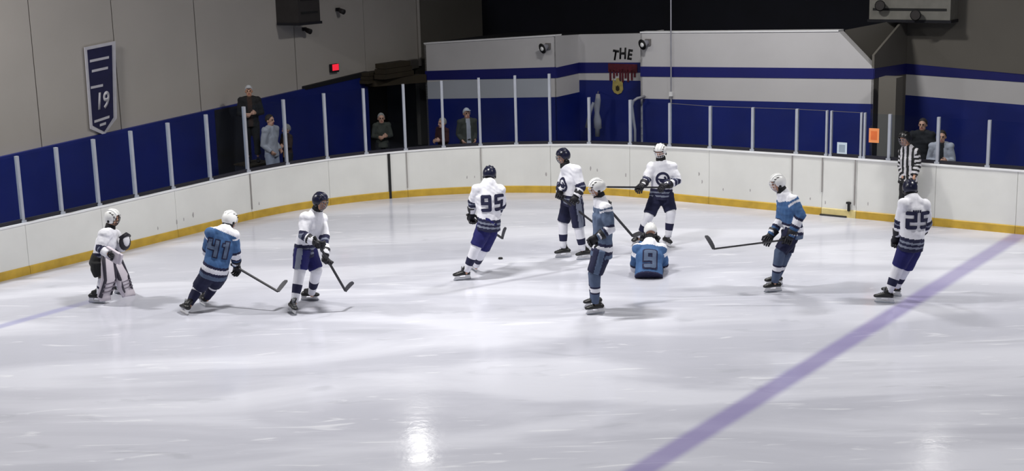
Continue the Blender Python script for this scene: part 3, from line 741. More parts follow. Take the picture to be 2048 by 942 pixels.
def build_top(j, style, parent, name='jersey', bulk=1.0, hem=.13, seed=1, sleeve_end=.055, collar=True):
    """upper garment as one continuous cloth surface; colours follow the garment's own bands"""
    bm = bmesh.new(); ls, lh = frames(j); sp = spine(j, hem); k = bulk
    rr = [.088, (.125 * k, .105 * k), (.185 * k, .12 * k), (.215 * k, .145 * k), (.195 * k, .14 * k), (.205 * k, .15 * k), (.215 * k, .16 * k)]
    sd = [ls, ls, ls, ls, (ls + lh) / 2, lh, lh]
    n = len(sp); add_tube(bm, sp, rr[:n], 20, sd[:n])
    for S in 'LR':
        sh, el, ha = j[S + 'sh'], j[S + 'el'], j[S + 'ha']; e = ha - (ha - el).normalized() * sleeve_end
        add_tube(bm, [sh.lerp((j['Lsh'] + j['Rsh']) / 2, .55), sh, sh.lerp(el, .5), el, el.lerp(e, .5), e], [.09 * k, .098 * k, .088 * k, .080 * k, .070 * k, .060 * k], 14)
        mid = (j['Lsh'] + j['Rsh']) / 2; lift = (mid - j['chest']).normalized()
        add_tube(bm, [mid.lerp(j['neck'], .75), sh.lerp(mid, .5) + lift * .045, sh + lift * .01], [.085 * k, .085 * k, .085 * k], 12)
        add_ell(bm, sh + lift * .022, V(1, 0, 0), V(0, 1, 0), Z, .10 * k, .10 * k, .09 * k, 12, 8)
    me = remesh(bm, 0.0125, 3); me.name = name; wrinkle(me, 0.008, 26, seed)
    _, ce, no = mesh_np(me)
    # torso coordinate: metres above hem along the spine
    P = [np.array(p) for p in sp][::-1]; L = 0.0; best = np.full(len(ce), 1e9); ht = np.zeros(len(ce))
    for a, b in zip(P[:-1], P[1:]):
        l = np.linalg.norm(b - a)
        d = b - a; t = np.clip(((ce - a) @ d) / (l * l), 0, 1); dist = np.linalg.norm(ce - a - t[:, None] * d, axis=1)
        m = dist < best; best[m] = dist[m]; ht[m] = L + t[m] * l; L += l
    # project on straight trunk axis for level bands near the hem
    ax = P[1] - P[0] if len(P) > 6 else P[2] - P[0]; ax = ax / np.linalg.norm(ax); lv = (ce - P[0]) @ ax
    ht = np.where(ht < .35, lv, ht)
    lat = (ce - np.array((j['Lsh'] + j['Rsh']) / 2)) @ np.array(ls)
    half = (j['Lsh'] - j['Rsh']).length / 2
    arm = np.full(len(ce), -1.0); bd = best / .17
    for S in 'LR':
        sh, el, ha = (np.array(j[S + q]) for q in ('sh', 'el', 'ha')); l1, l2 = np.linalg.norm(el - sh), np.linalg.norm(ha - el)
        t1, d1 = seg_param(ce, sh, el); t2, d2 = seg_param(ce, el, ha)
        d = np.minimum(d1, d2) / .085; s = np.where(d1 <= d2, t1 * l1, l1 + t2 * l2) / (l1 + l2)
        m = (d < bd) & (s > .02); arm[m] = s[m]; bd[m] = d[m]
    neckd = L - ht
    mats, idx = style(ht, arm, neckd, lat, no, ce, L)
    for m in mats: me.materials.append(MATS[m])
    me.polygons.foreach_set('material_index', idx.astype(int))
    o = link(bpy.data.objects.new(name, me), parent)
    return o
def st_white(ht, arm, nd, lat, no, ce, L):
    i = np.zeros(len(ht)); t = arm < 0
    i[t & (ht < .20)] = 1
    for a, b in ((.055, .085), (.12, .15)): i[t & (ht > a) & (ht < b)] = 2
    a = arm >= 0
    i[a & (arm > .40) & (arm < .64)] = 1; i[a & (arm > .50) & (arm < .545)] = 2
    return ('jersey_white', 'jersey_navy', 'jersey_grey'), i
def st_blue(main='jersey_blue'):
    def f(ht, arm, nd, lat, no, ce, L):
        i = np.zeros(len(ht)); t = arm < 0
        i[t & (ht < .07)] = 3
        i[t & (ht > .07) & (ht < .115)] = 1; i[t & (ht > .115) & (ht < .185)] = 2; i[t & (ht > .185) & (ht < .225)] = 1
        i[t & (nd < .145)] = 2
        a = arm >= 0
        i[a & (arm > .42) & (arm < .48)] = 1; i[a & (arm >= .48) & (arm < .62)] = 2; i[a & (arm >= .62) & (arm < .68)] = 1
        i[a & (arm > .78) & (arm < .85)] = 2
        i[a & (arm < .07)] = 2
        return (main, 'jersey_navy', 'jersey_white', 'jersey_slate'), i
    return f
def st_ref(ht, arm, nd, lat, no, ce, L):
    i = np.zeros(len(ht)); t = arm < 0
    i[t & (np.floor(lat / .045) % 2 == 0)] = 1; a = arm >= 0; i[a & (np.floor(arm * 12) % 2 == 0)] = 1
    i[t & (ht < .05)] = 1
    return ('ref_white', 'ref_black'), i
def st_plain(m, m2=None, band=None):
    def f(ht, arm, nd, lat, no, ce, L):
        i = np.zeros(len(ht))
        if m2 is not None:
            if band == 'front': i[(arm < 0) & (abs(lat) < .05)] = 1
            elif band == 'lower': i[(arm < 0) & (ht < .18)] = 1
            else: i[(arm < 0) & (nd < .2)] = 1
        return (m, m2 or m), i
    return f

def build_pants(j, parent, m, stripe=None, bulk=1.0, length=.92, name='hockey_pants', seed=3, to_ankle=False):
    bm = bmesh.new(); ls, lh = frames(j); up = (j['chest'] - j['pelvis']).normalized(); k = bulk
    add_tube(bm, [j['pelvis'] + up * .14, j['pelvis'] + up * .05, j['pelvis'] - up * .04, j['pelvis'] - up * .09], [(.17 * k, .125 * k), (.185 * k, .14 * k), (.185 * k, .14 * k), (.14 * k, .11 * k)], 18, lh)
    for S in 'LR':
        hp, kn, an = j[S + 'hip'], j[S + 'kn'], ankle(j, S)
        if to_ankle: add_tube(bm, [hp + up * .05, hp.lerp(kn, .35), kn, kn.lerp(an, .4), an], [.115 * k, .108 * k, .088 * k, .08 * k, .075 * k], 14)
        else: add_tube(bm, [hp + up * .05, hp.lerp(kn, .3), hp.lerp(kn, .7), hp.lerp(kn, length)], [.125 * k, .128 * k, .118 * k, .112 * k], 14)
    me = remesh(bm, 0.0135, 2); me.name = name; wrinkle(me, .006, 22, seed)
    me.materials.append(MATS[m]); me.materials.append(MATS[stripe or m])
    if stripe:
        _, ce, no = mesh_np(me); idx = np.zeros(len(ce), int)
        for S, sg in (('L', 1), ('R', -1)):
            t, d = seg_param(ce, j[S + 'hip'] + up * .1, j[S + 'kn']); lv = np.array(lh) * sg
            hk = np.array(j[S + 'hip'] + up * .1); kk = np.array(j[S + 'kn']); qq = hk + t[:, None] * (kk - hk); rv = ce - qq; out = (rv @ lv) / np.maximum(np.linalg.norm(rv, axis=1), 1e-6)
            t2, d2 = seg_param(ce, j[('R' if S == 'L' else 'L') + 'hip'], j[('R' if S == 'L' else 'L') + 'kn'])
            idx[(out > .91) & (d < d2)] = 1
        me.polygons.foreach_set('material_index', idx)
    return link(bpy.data.objects.new(name, me), parent)

def build_sock(j, S, parent, bandspec, mats):
    kn, an = j[S + 'kn'], ankle(j, S); hp = j[S + 'hip']; bm = bmesh.new()
    ts = sorted(set([-.12, -.05, 0, .08, .2, .35, .5, .65, .8, .9, 1.0] + [b for x in bandspec for b in x[:2]]))
    pts, rs, mis = [], [], []
    fw = (kn - (hp + an) / 2); fw = fw.normalized() if fw.length > .02 else V(0, -1, 0)
    for t in ts:
        p = kn.lerp(an, t) if t >= 0 else kn + (hp - kn) * (-t)
        pts.append(p); rs.append(float(np.interp(t, [-.12, 0, .1, .3, .5, .8, 1], [.082, .090, .084, .078, .076, .062, .055])))
    for a, b in zip(ts[:-1], ts[1:]):
        mi = 0
        for x in bandspec:
            if a >= x[0] - 1e-6 and b <= x[1] + 1e-6: mi = x[2]
        mis.append(mi)
    add_tube(bm, pts, rs, 16, fw, mis)
    add_ell(bm, kn + fw * .03, perp(fw, Z), fw.cross(perp(fw, Z)), fw, .07, .07, .06, 12, 6)
    return obj('sock', bm, mats, parent, True)

def build_skate(j, S, az, parent, boot='boot_black'):
    G = j[S + 'ft']; kn = j[S + 'kn']; f = heading(az); up0 = (kn - G).normalized()
    u = perp(f, (Z * .8 + up0 * .5)); s = f.cross(u)
    bm = bmesh.new()
    P = lambda a, b: G + f * a + u * b
    add_tube(bm, [P(-.125, .125), P(-.105, .118), P(-.06, .122), P(0, .122), P(.06, .112), P(.11, .104), P(.145, .100), P(.160, .098)], [(.03, .018), (.046, .038), (.052, .040), (.048, .041), (.050, .034), (.047, .027), (.034, .022), (.012, .012)], 14, u.cross(f))
    an = ankle(j, S); d = (kn - an).normalized()
    add_tube(bm, [P(-.05, .11), P(-.035, .155), an.lerp(P(-.03, .18), .5), an + d * .075], [(.040, .055), (.042, .055), (.046, .058), (.054, .060)], 14, s, [0, 0, 0])
    add_tube(bm, [P(.01, .165), P(.02, .20) + d * .03], [(.024, .014), (.028, .010)], 8, s, [1])      # tongue
    for k in range(4): add_box(bm, P(.085 - .025 * k, .140 + .011 * k), s, f, u, .022, .004, .003, 1)  # laces
    boot_o = obj('skate', bm, [boot, 'boot_grey'], parent, True)
    bm = bmesh.new(); 
    for c in (-.085, .085):
        add_hexa(bm, [P(c - .045, .086) - s * .022, P(c + .045, .086) - s * .022, P(c + .045, .086) + s * .022, P(c - .045, .086) + s * .022, P(c - .03, .045) - s * .009, P(c + .03, .045) - s * .009, P(c + .03, .045) + s * .009, P(c - .03, .045) + s * .009])
    add_box(bm, P(0, .040), f, s, u, .135, .007, .012); obj('blade_holder', bm, 'holder_white', boot_o)
    bm = bmesh.new(); pol = [P(-.145, .012), P(-.13, .001), P(.12, .001), P(.15, .014), P(.145, .032), P(-.14, .032)]
    add_prism(bm, [q - s * .002 for q in pol], s * .004); obj('blade', bm, 'steel', boot_o)

def build_glove(j, S, parent, axis=None, m='glove_black', cuff='glove_black'):
    el, ha = j[S + 'el'], j[S + 'ha']; d = (ha - el).normalized()
    g = perp(d, axis if axis is not None else V(1, 0, 0)); n = d.cross(g)
    if axis is None and n.z > 0: n = -n; g = -g
    wr = ha - d * .06; bm = bmesh.new()
    add_tube(bm, [wr - d * .10, wr - d * .05, wr + d * .01], [(.084, .076), (.072, .064), (.058, .048)], 14, g, [1, 0])
    add_hand(bm, wr, d, n, .75, 1.5)
    for k, o in enumerate((-.045, -.015, .015, .045)): add_ell(bm, wr + d * (.09) + g * o - n * .032, g, d, n, .017, .042, .022, 8, 6)   # finger rolls
    add_ell(bm, wr + d * .03 - n * .024, g, d, n, .062, .045, .026, 10, 6)
    return obj('glove', bm, [m, cuff], parent, True)

def build_helmet(j, look, parent, m, cage='cage_wire', goalie=False):
    hf, hu, hl = head_frame(*look); c = j['head'] + hu * .025; bm = bmesh.new(); nu, nv = 28, 9
    def lim(phi):  # lower edge: brow in front, ears at the sides, nape behind
        a = abs(phi)
        if goalie: return rad(np.interp(math.degrees(a), [0, 30, 50, 80, 180], [62, 66, 128, 140, 128]))
        return rad(np.interp(math.degrees(a), [0, 48, 68, 95, 130, 180], [70, 74, 112, 126, 122, 118]))
    outer, inner = [], []
    for sc, store in ((1.0, outer), (.90, inner)):
        for k in range(nv + 1):
            row = []
            for i in range(nu):
                phi = -math.pi + 2 * math.pi * i / nu; th = max(.02, lim(phi) * k / nv)
                r = V(0, 0, 0) + hf * math.cos(phi) * math.sin(th) * .128 + hl * math.sin(phi) * math.sin(th) * .108 + hu * math.cos(th) * .126
                row.append(bm.verts.new(c + r * sc))
            store.append(row)
    for rows in (outer, inner):
        for a, b in zip(rows[:-1], rows[1:]):
            for i in range(nu): bm.faces.new((a[i], a[(i + 1) % nu], b[(i + 1) % nu], b[i]))
        bm.faces.new(rows[0])
    for i in range(nu): bm.faces.new((outer[-1][i], outer[-1][(i + 1) % nu], inner[-1][(i + 1) % nu], inner[-1][i]))
    # ridges over the crown
    for o in (-.045, 0, .045):
        pts = []
        for a in np.linspace(-50, 60, 7):
            a = rad(a); q = hf * math.sin(a) * .122 * math.sqrt(1 - (o / .102) ** 2) + hu * math.cos(a) * .122 * math.sqrt(1 - (o / .102) ** 2) + hl * o
            pts.append(c + q * 1.045)
        add_tube(bm, pts, [.004] + [.010] * 5 + [.004], 7, hl)
    shell = obj('helmet', bm, m, parent, True)
    for s in (-1, 1):                                          # vent slots and ear guards
        for k in range(3):
            a = rad(20 + 22 * k); q = (hf * math.cos(a * 1.3) * .08 + hu * math.sin(a) * .088 + hl * s * .072); q = q * (0.12 / q.length) if q.length < .12 else q
            bm = bmesh.new(); add_box(bm, c + q * .93, hf, hl, hu, .018, .010, .006); obj('vent', bm, 'helmet_black', shell)
        bm = bmesh.new(); add_ell(bm, c + hl * s * .100 - hu * .055, hf, hu, hl, .022, .026, .010, 10, 6); obj('ear_guard', bm, 'helmet_black', shell, True)
    bm = bmesh.new()
    R = lambda a, e: c + hf * (.118 * math.cos(rad(a)) * math.cos(rad(e)) + .012) + hl * .098 * math.sin(rad(a)) * math.cos(rad(e)) + hu * (.150 * math.sin(rad(e)))
    for e in (4, -14, -32, -50, -66): add_tube(bm, [R(a, e) for a in np.linspace(-62, 62, 9)], [.0042] * 9, 5)
    for a in (-55, -33, -11, 11, 33, 55): add_tube(bm, [R(a, e) for e in np.linspace(6, -68, 7)], [.0042] * 7, 5)
    add_tube(bm, [R(a, -70) for a in np.linspace(-50, 50, 7)], [.012] * 7, 6)   # chin cup
    obj('face_cage', bm, cage, shell, True)
    return shell

def decal_polys(name, me2d, jersey, c, right, up, m, parent, off=.012, cuts=14):
    """lay a flat 2D mesh (x right, y up, metres) on the cloth surface by casting rays at it"""
    bm = bmesh.new(); bm.from_mesh(me2d); bpy.data.meshes.remove(me2d)
    xs = [v.co.x for v in bm.verts]; ys = [v.co.y for v in bm.verts]
    for lo, hi, nrm in ((min(xs), max(xs), (1, 0, 0)), (min(ys), max(ys), (0, 1, 0))):
        for k in range(1, cuts):
            q = lo + (hi - lo) * k / cuts
            bmesh.ops.bisect_plane(bm, geom=bm.verts[:] + bm.edges[:] + bm.faces[:], plane_co=Vector(nrm) * q, plane_no=nrm)
    jm = jersey.data; bvh = BVHTree.FromPolygons([v.co for v in jm.vertices], [p.vertices[:] for p in jm.polygons])
    n = right.cross(up).normalized()
    for v in bm.verts:
        o = c + right * v.co.x + up * v.co.y + n * .6
        h = bvh.ray_cast(o, -n, 1.2)
        base = h[0] if h[0] is not None else o - n * .6
        v.co = base + n * off
    r = bmesh.ops.extrude_face_region(bm, geom=bm.faces[:])
    for e in r['geom']:
        if isinstance(e, bmesh.types.BMVert): e.co -= n * .004
    return obj(name, bm, m, parent)
def digit_polys(ch, e=0.0, t=.20, w=.62, m=.40):
    """block jersey numeral in a 0.62 x 1 box; e grows every bar outwards"""
    bar = {'top': (0, 1 - t, w, 1), 'mid': (0, m, w, m + t), 'bot': (0, 0, w, t), 'ul': (0, m + t, t, 1 - t), 'ur': (w - t, m + t, w, 1 - t),
           'll': (0, t, t, m), 'lr': (w - t, t, w, m), 'UL': (0, m + t, t, 1), 'LR': (w - t, 0, w, m), 'UR': (w - t, m + t, w, 1), 'stem': (w * .5 - t / 2, 0, w * .5 + t / 2, 1), 'flag': (w * .5 - t * 1.15, .72, w * .5 - t / 2, .86)}
    use = {'9': ('top', 'ul', 'ur', 'mid', 'lr', 'bot'), '5': ('top', 'ul', 'mid', 'lr', 'bot'), '2': ('top', 'ur', 'mid', 'll', 'bot'), '4': ('UL', 'mid', 'UR', 'LR'), '1': ('stem', 'flag')}[ch]
    out = []
    for k in use:
        x0, y0, x1, y1 = bar[k]; x0 -= e; y0 -= e; x1 += e; y1 += e; c = .07
        cut = {'top': (0, 0, 1, 1), 'bot': (1, 1, 0, 0), 'mid': (0, 0, 0, 0)}.get(k, (0, 0, 0, 0)); pl = []
        for (x, y, dx, dy), f in zip(((x0, y0, 1, 1), (x1, y0, -1, 1), (x1, y1, -1, -1), (x0, y1, 1, -1)), cut):
            if not f: pl.append((x, y))
            elif (dx > 0) == (dy > 0): pl += [(x, y + c * dy), (x + c * dx, y)]
            else: pl += [(x + c * dx, y), (x, y + c * dy)]
        out.append(pl)
    return out
def decal_number(txt, jersey, c, right, up, size, m, parent, e, off, name='numeral', off2=0):
    n = len(txt); adv = .80 * size
    for i, ch in enumerate(txt):
        x0 = (i - (n - 1) / 2) * adv - .31 * size
        pl = [[(x0 + x * size, (y - .5) * size) for x, y in q] for q in digit_polys(ch, e)]
        decal_polys(name, poly_mesh(pl), jersey, c, right, up, m, parent, off, 10)
def poly_mesh(polys):
    me = bpy.data.meshes.new('p'); vs_, fs = [], []
    for pl in polys:
        fs.append(list(range(len(vs_), len(vs_) + len(pl)))); vs_ += [(x, y, 0) for x, y in pl]
    me.from_pydata(vs_, [], fs); return me
def ring_polys(r0, r1, a0=0, a1=360, n=24, cx=0, cy=0):
    out = []
    for k in range(n):
        t0, t1 = rad(a0 + (a1 - a0) * k / n), rad(a0 + (a1 - a0) * (k + 1) / n)
        out.append([(cx + r0 * math.cos(t0), cy + r0 * math.sin(t0)), (cx + r1 * math.cos(t0), cy + r1 * math.sin(t0)), (cx + r1 * math.cos(t1), cy + r1 * math.sin(t1)), (cx + r0 * math.cos(t1), cy + r0 * math.sin(t1))])
    return out
def back_frame(j):
    ls = (j['Lsh'] - j['Rsh']).normalized(); up = ((j['Lsh'] + j['Rsh']) / 2 - j['pelvis']).normalized()
    right = -ls; right = perp(up, right); return right, up          # seen from behind, the wearer's right is on the right

def make_stick(label, butt, heel, tip, blade_h=.065):
    d = (heel - butt).normalized(); r = empty('hockey_stick', heel); tag(r, label, 'hockey stick', 'hockey sticks in play')
    s = perp(d, (tip - heel)); n = d.cross(s); bm = bmesh.new()
    def shaft(a, b, m, name, hw=.015, hh=.011):
        bm = bmesh.new(); add_hexa(bm, [a - s * hh - n * hw, a + s * hh - n * hw, a + s * hh + n * hw, a - s * hh + n * hw, b - s * hh - n * hw, b + s * hh - n * hw, b + s * hh + n * hw, b - s * hh + n * hw]); return obj(name, bm, m, r)
    bm.free()
    shaft(butt + d * .14, heel, 'stick_dark', 'shaft'); shaft(butt, butt + d * .14, 'black_rubber', 'grip_tape', .018, .014)
    bd = (tip - heel); L = bd.length; b = bd.normalized(); up = perp(b, -d); w = b.cross(up); bm = bmesh.new(); q0, q1 = [], []
    for t, hgt, cv in ((0, .045, 0), (.15, .06, .0), (.45, .066, .006), (.75, .064, .016), (.93, .052, .026), (1.0, .02, .030)):
        c = heel + bd * t + w * cv - up * .02; lift = .012 if t == 1.0 else 0
        q0.append((c + up * lift, c + up * hgt))
    rows = []
    for lo, hi in q0: rows.append([bm.verts.new(x) for x in (lo - w * .005, lo + w * .005, hi + w * .005, hi - w * .005)])
    for a, c in zip(rows[:-1], rows[1:]):
        for k in range(4): bm.faces.new((a[k], a[(k + 1) % 4], c[(k + 1) % 4], c[k]))
    bm.faces.new(rows[0]); bm.faces.new(rows[-1][::-1])
    obj('blade', bm, 'stick_blade', r); settle(r)

def player(label, foot, px, look, feet, kit, seed, number=None, name=False, crest=False, group=None, stick=None, axes=(None, None), pants='pants_blue', stripe=None, shift=0.0):
    Y0 = ground(*foot).y
    j = {k: at(v[0], v[1], Y0 + v[2]) for k, v in px.items()}
    for S in 'LR':
        x, y, az = feet[S][:3]; j[S + 'ft'] = ground(x, y) if len(feet[S]) < 4 else at(x, y, Y0 + feet[S][3])
    if stick:
        b, h, t = (at(x, y, Y0 + dy) if dy is not None else ground(x, y) for x, y, dy in stick[1:4])
        if stick[3][2] is None: t = ground(stick[3][0], stick[3][1], .03)
        ax = (h - b).normalized(); axes = (ax, ax)
    j['neck'] = j['neck'].lerp(j['head'], .2)
    body = build_body('person', j, look); tag(body, label, 'person', group)
    if kit == 'white':
        jer = build_top(j, st_white, body, seed=seed); sm = ['jersey_white', 'jersey_navy']; sb = [(.44, .72, 1)]; ncol, ocol = 'jersey_navy', None
    elif kit in ('blue', 'slate'):
        jer = build_top(j, st_blue('jersey_blue' if kit == 'blue' else 'jersey_slate'), body, seed=seed); sm = ['sock_slate', 'jersey_navy', 'jersey_white']; sb = [(.40, .46, 1), (.46, .60, 2), (.60, .66, 1)]; ncol, ocol = 'jersey_slate', 'jersey_navy'
    elif kit == 'navysock':
        jer = build_top(j, st_blue('jersey_blue'), body, seed=seed); sm = ['jersey_navy', 'jersey_white']; sb = [(.08, .2, 1)]; ncol, ocol = 'jersey_slate', 'jersey_navy'
    elif kit == 'ref':
        jer = build_top(j, st_ref, body, 'striped_shirt', .9, .10, seed); sm = None
    if kit == 'ref': build_pants(j, body, 'ref_black', None, .9, name='trousers', to_ankle=True)
    else:
        build_pants(j, body, pants, stripe, 1.0, .94, seed=seed)
        for S in 'LR': build_sock(j, S, body, sb, sm)
    for S in 'LR': build_skate(j, S, feet[S][2], body)
    if kit != 'ref':
        build_glove(j, 'L', body, axes[0]); build_glove(j, 'R', body, axes[1])
        hf, hu, hl = head_frame(*look); bm = bmesh.new(); add_tube(bm, [j['neck'] - (j['head'] - j['neck']) * .05, j['neck'].lerp(j['head'], .5), j['head'] - hu * .075 + hf * .02], [.092, .082, .070], 14); obj('neck_guard', bm, 'ref_black', body, True)
    hm = 'helmet_navy' if kit == 'white' else 'helmet_white'
    if crest == 'whitehelmet': hm = 'helmet_white'
    if kit == 'ref': hm = 'helmet_black'
    build_helmet(j, look, body, hm, 'cage_wire' if hm != 'helmet_white' else 'cage_light')
    right, up = back_frame(j)
    if number:
        c = ((j['Lsh'] + j['Rsh']) / 2).lerp(j['pelvis'], number[1]) + right * shift
        if ocol: decal_number(number[0], jer, c, right, up, number[2], ocol, jer, .07, .010, 'numeral_outline'); decal_number(number[0], jer, c, right, up, number[2], ncol, jer, 0.0, .017)
        else: decal_number(number[0], jer, c, right, up, number[2], ncol, jer, 0.0, .013)
    if name:
        c = ((j['Lsh'] + j['Rsh']) / 2).lerp(j['pelvis'], name[1]); pl = []
        for k in range(name[0]):
            x = (k - (name[0] - 1) / 2) * .034; pl.append([(x - .012, -.02), (x + .012, -.02), (x + .012, .02), (x - .012, .02)])
        decal_polys('name_bar', poly_mesh(pl), jer, c, right, up, 'jersey_navy' if kit == 'white' else 'jersey_white', jer, .006, 3)
    if crest:
        c = j['chest'].lerp(j['pelvis'], .18); r2 = -right
        decal_polys('crest', poly_mesh(ring_polys(.085, .125) + ring_polys(.03, .065, 200, 420, 12) + [[(-.10, -.015), (.10, -.03), (.10, -.0), (-.10, .015)]]), jer, c, r2, up, 'jersey_navy', jer, .006, 6)
    if stick: make_stick(stick[0], b, h, t)
    return body, j

# ---------------------------------------------------------------- skaters (pixel joints, depth offsets in metres)
player('skater in blue jersey numbered 41 striding with white helmet, stick low to the right', (370, 624),
       dict(head=(459, 441, .18), neck=(451, 460, .1), chest=(443, 486, .04), pelvis=(430, 538, 0), Lsh=(422, 469, 0), Rsh=(466, 473, .06),
            Lel=(414, 503, .22), Lha=(440, 520, .42), Rel=(472, 508, .12), Rha=(473, 536, .25), Lhip=(420, 545, 0), Rhip=(441, 545, .06), Lkn=(396, 577, .1), Rkn=(428, 570, .22)),
       (140, 12), dict(L=(368, 628, 215), R=(405, 611, 210)), 'navysock', 11, ('41', .36, .25), None, group='skaters in blue', pants='pants_navy',
       stick=('dark hockey stick held low by skater 41', (462, 528, .22), (556, 583, -.1), (574, 563, .1)))
player('skater in white with dark helmet and blue shorts facing right beside skater 41', (600, 615),
       dict(head=(640, 404, -.06), neck=(632, 428, 0), chest=(624, 451, 0), pelvis=(609, 496, .05), Rsh=(611, 438, -.17), Lsh=(643, 441, .14),
            Rel=(606, 471, -.30), Rha=(634, 486, -.40), Lel=(648, 473, .0), Lha=(652, 517, -.28), Rhip=(604, 503, -.06), Lhip=(616, 503, .12), Rkn=(600, 541, -.14), Lkn=(633, 541, .05)),
       (62, 10), dict(L=(620, 601, 82), R=(585, 627, 25)), 'white', 12, None, None, group='skaters in white', stripe='jersey_grey',
       stick=('dark hockey stick of the left white skater, blade on the ice', (628, 473, -.42), (691, 582, -.30), (704, 566, -.05)))
player('skater in white jersey numbered 95 skating away, bent over the puck', (925, 561),
       dict(head=(979, 350, .14), neck=(977, 366, .07), chest=(975, 392, .02), pelvis=(979, 444, 0), Lsh=(954, 381, 0), Rsh=(999, 383, .06),
            Lel=(945, 404, .10), Lha=(943, 433, .14), Rel=(1003, 408, .24), Rha=(986, 440, .42), Lhip=(970, 453, 0), Rhip=(985, 453, .1), Lkn=(952, 494, -.05), Rkn=(965, 500, .18)),
       (168, 18), dict(L=(925, 560, -75), R=(948, 541, 200)), 'white', 13, ('95', .36, .27), None, group='skaters in white', shift=.045,
       stick=('dark hockey stick reaching past the legs of skater 95', (934, 429, .1), (1005, 477, .75), (1009, 456, .95)))
player('skater in white with dark helmet and side-striped shorts facing left near the boards', (1150, 517),
       dict(head=(1127, 314, 0), neck=(1132, 338, 0), chest=(1138, 360, 0), pelvis=(1146, 396, 0), Lsh=(1152, 343, -.17), Rsh=(1131, 346, .17),
            Lel=(1163, 376, -.24), Lha=(1149, 398, -.34), Rel=(1122, 370, .12), Rha=(1119, 390, -.08), Lhip=(1151, 404, -.11), Rhip=(1138, 404, .11), Lkn=(1158, 457, -.12), Rkn=(1126, 446, .12)),
       (-68, 12), dict(L=(1169, 519, -72), R=(1127, 515, -78)), 'white', 14, None, None, crest=True, group='skaters in white', stripe='jersey_grey', pants='pants_navy',
       stick=('dark hockey stick crossing behind the standing blue skater', (1112, 388, -.15), (1204, 458, -.30), (1214, 452, -.1)))
player('skater in slate blue with white helmet standing side-on in the centre foreground', (1188, 626),
       dict(head=(1195, 377, 0), neck=(1201, 404, 0), chest=(1205, 430, 0), pelvis=(1205, 496, 0), Lsh=(1212, 420, -.17), Rsh=(1199, 420, .17),
            Lel=(1220, 458, -.26), Lha=(1188, 479, -.30), Rel=(1197, 452, .34), Rha=(1212, 414, .42), Lhip=(1205, 506, -.10), Rhip=(1201, 506, .10), Lkn=(1190, 549, -.10), Rkn=(1188, 547, .10)),
       (-86, 16), dict(L=(1191, 628, -75), R=(1187, 615, -78)), 'slate', 15, None, None, group='skaters in blue', pants='pants_navy', stripe='jersey_slate',
       stick=('dark hockey stick slanting down behind the standing blue skater', (1205, 403, .42), (1266, 473, .45), (1282, 468, .6)))
player('skater in white with white helmet holding his stick level in front of the boards', (1305, 490),
       dict(head=(1321, 304, 0), neck=(1322, 328, 0), chest=(1324, 349, 0), pelvis=(1323, 386, 0), Rsh=(1303, 336, 0), Lsh=(1344, 336, 0),
            Rel=(1293, 360, -.10), Rha=(1282, 374, -.32), Lel=(1355, 362, -.08), Lha=(1328, 373, -.34), Rhip=(1314, 393, 0), Lhip=(1333, 393, 0), Rkn=(1298, 431, -.12), Lkn=(1342, 424, -.12)),
       (-28, 18), dict(R=(1272, 489, -35), L=(1334, 493, 20)), 'white', 16, None, None, crest='whitehelmet', group='skaters in white', pants='pants_navy',
       stick=('dark hockey stick held level by the white-helmeted skater in white', (1340, 375, -.36), (1214, 374, -.40), (1198, 373, -.2)))
player('skater in blue with white helmet gliding left, stick lifted off the ice', (1545, 583),
       dict(head=(1556, 367, 0), neck=(1568, 391, 0), chest=(1576, 412, 0), pelvis=(1587, 458, 0), Lsh=(1586, 404, -.17), Rsh=(1566, 406, .17),
            Lel=(1602, 430, -.26), Lha=(1577, 479, -.24), Rel=(1561, 440, .10), Rha=(1538, 477, -.05), Lhip=(1587, 466, -.1), Rhip=(1580, 466, .1), Lkn=(1560, 504, -.14), Rkn=(1572, 506, .08)),
       (-84, 10), dict(L=(1546, 584, -80), R=(1548, 571, -82)), 'blue', 17, None, None, group='skaters in blue', pants='pants_navy',
       stick=('dark hockey stick lifted level by the gliding blue skater', (1584, 478, -.26), (1427, 498, -.25), (1411, 470, -.15)))
player('skater in white jersey numbered 25 skating away by the blue line', (1772, 605),
       dict(head=(1820, 379, .12), neck=(1823, 398, .06), chest=(1827, 428, .02), pelvis=(1824, 482, 0), Lsh=(1808, 411, 0), Rsh=(1848, 413, .03),
            Lel=(1799, 448, .10), Lha=(1792, 479, .16), Rel=(1854, 447, .2), Rha=(1836, 476, .36), Lhip=(1817, 489, 0), Rhip=(1831, 489, .08), Lkn=(1796, 536, .02), Rkn=(1809, 538, .2)),
       (178, 14), dict(L=(1769, 606, -110), R=(1784, 592, -115)), 'white', 18, ('25', .37, .26), (4, .12), group='skaters in white', shift=.03)
player('referee in striped shirt and black trousers standing against the boards', (1806, 452),
       dict(head=(1810, 279, 0), neck=(1815, 297, 0), chest=(1818, 318, 0), pelvis=(1816, 356, 0), Rsh=(1806, 306, .08), Lsh=(1831, 307, -.08),
            Rel=(1803, 332, .1), Rha=(1806, 354, -.05), Lel=(1835, 332, -.12), Lha=(1828, 356, -.2), Rhip=(1810, 362, .05), Lhip=(1822, 362, -.05), Rkn=(1806, 398, .0), Lkn=(1820, 398, -.05)),
       (-55, 6), dict(R=(1800, 450, -50), L=(1818, 454, -20)), 'ref', 19)

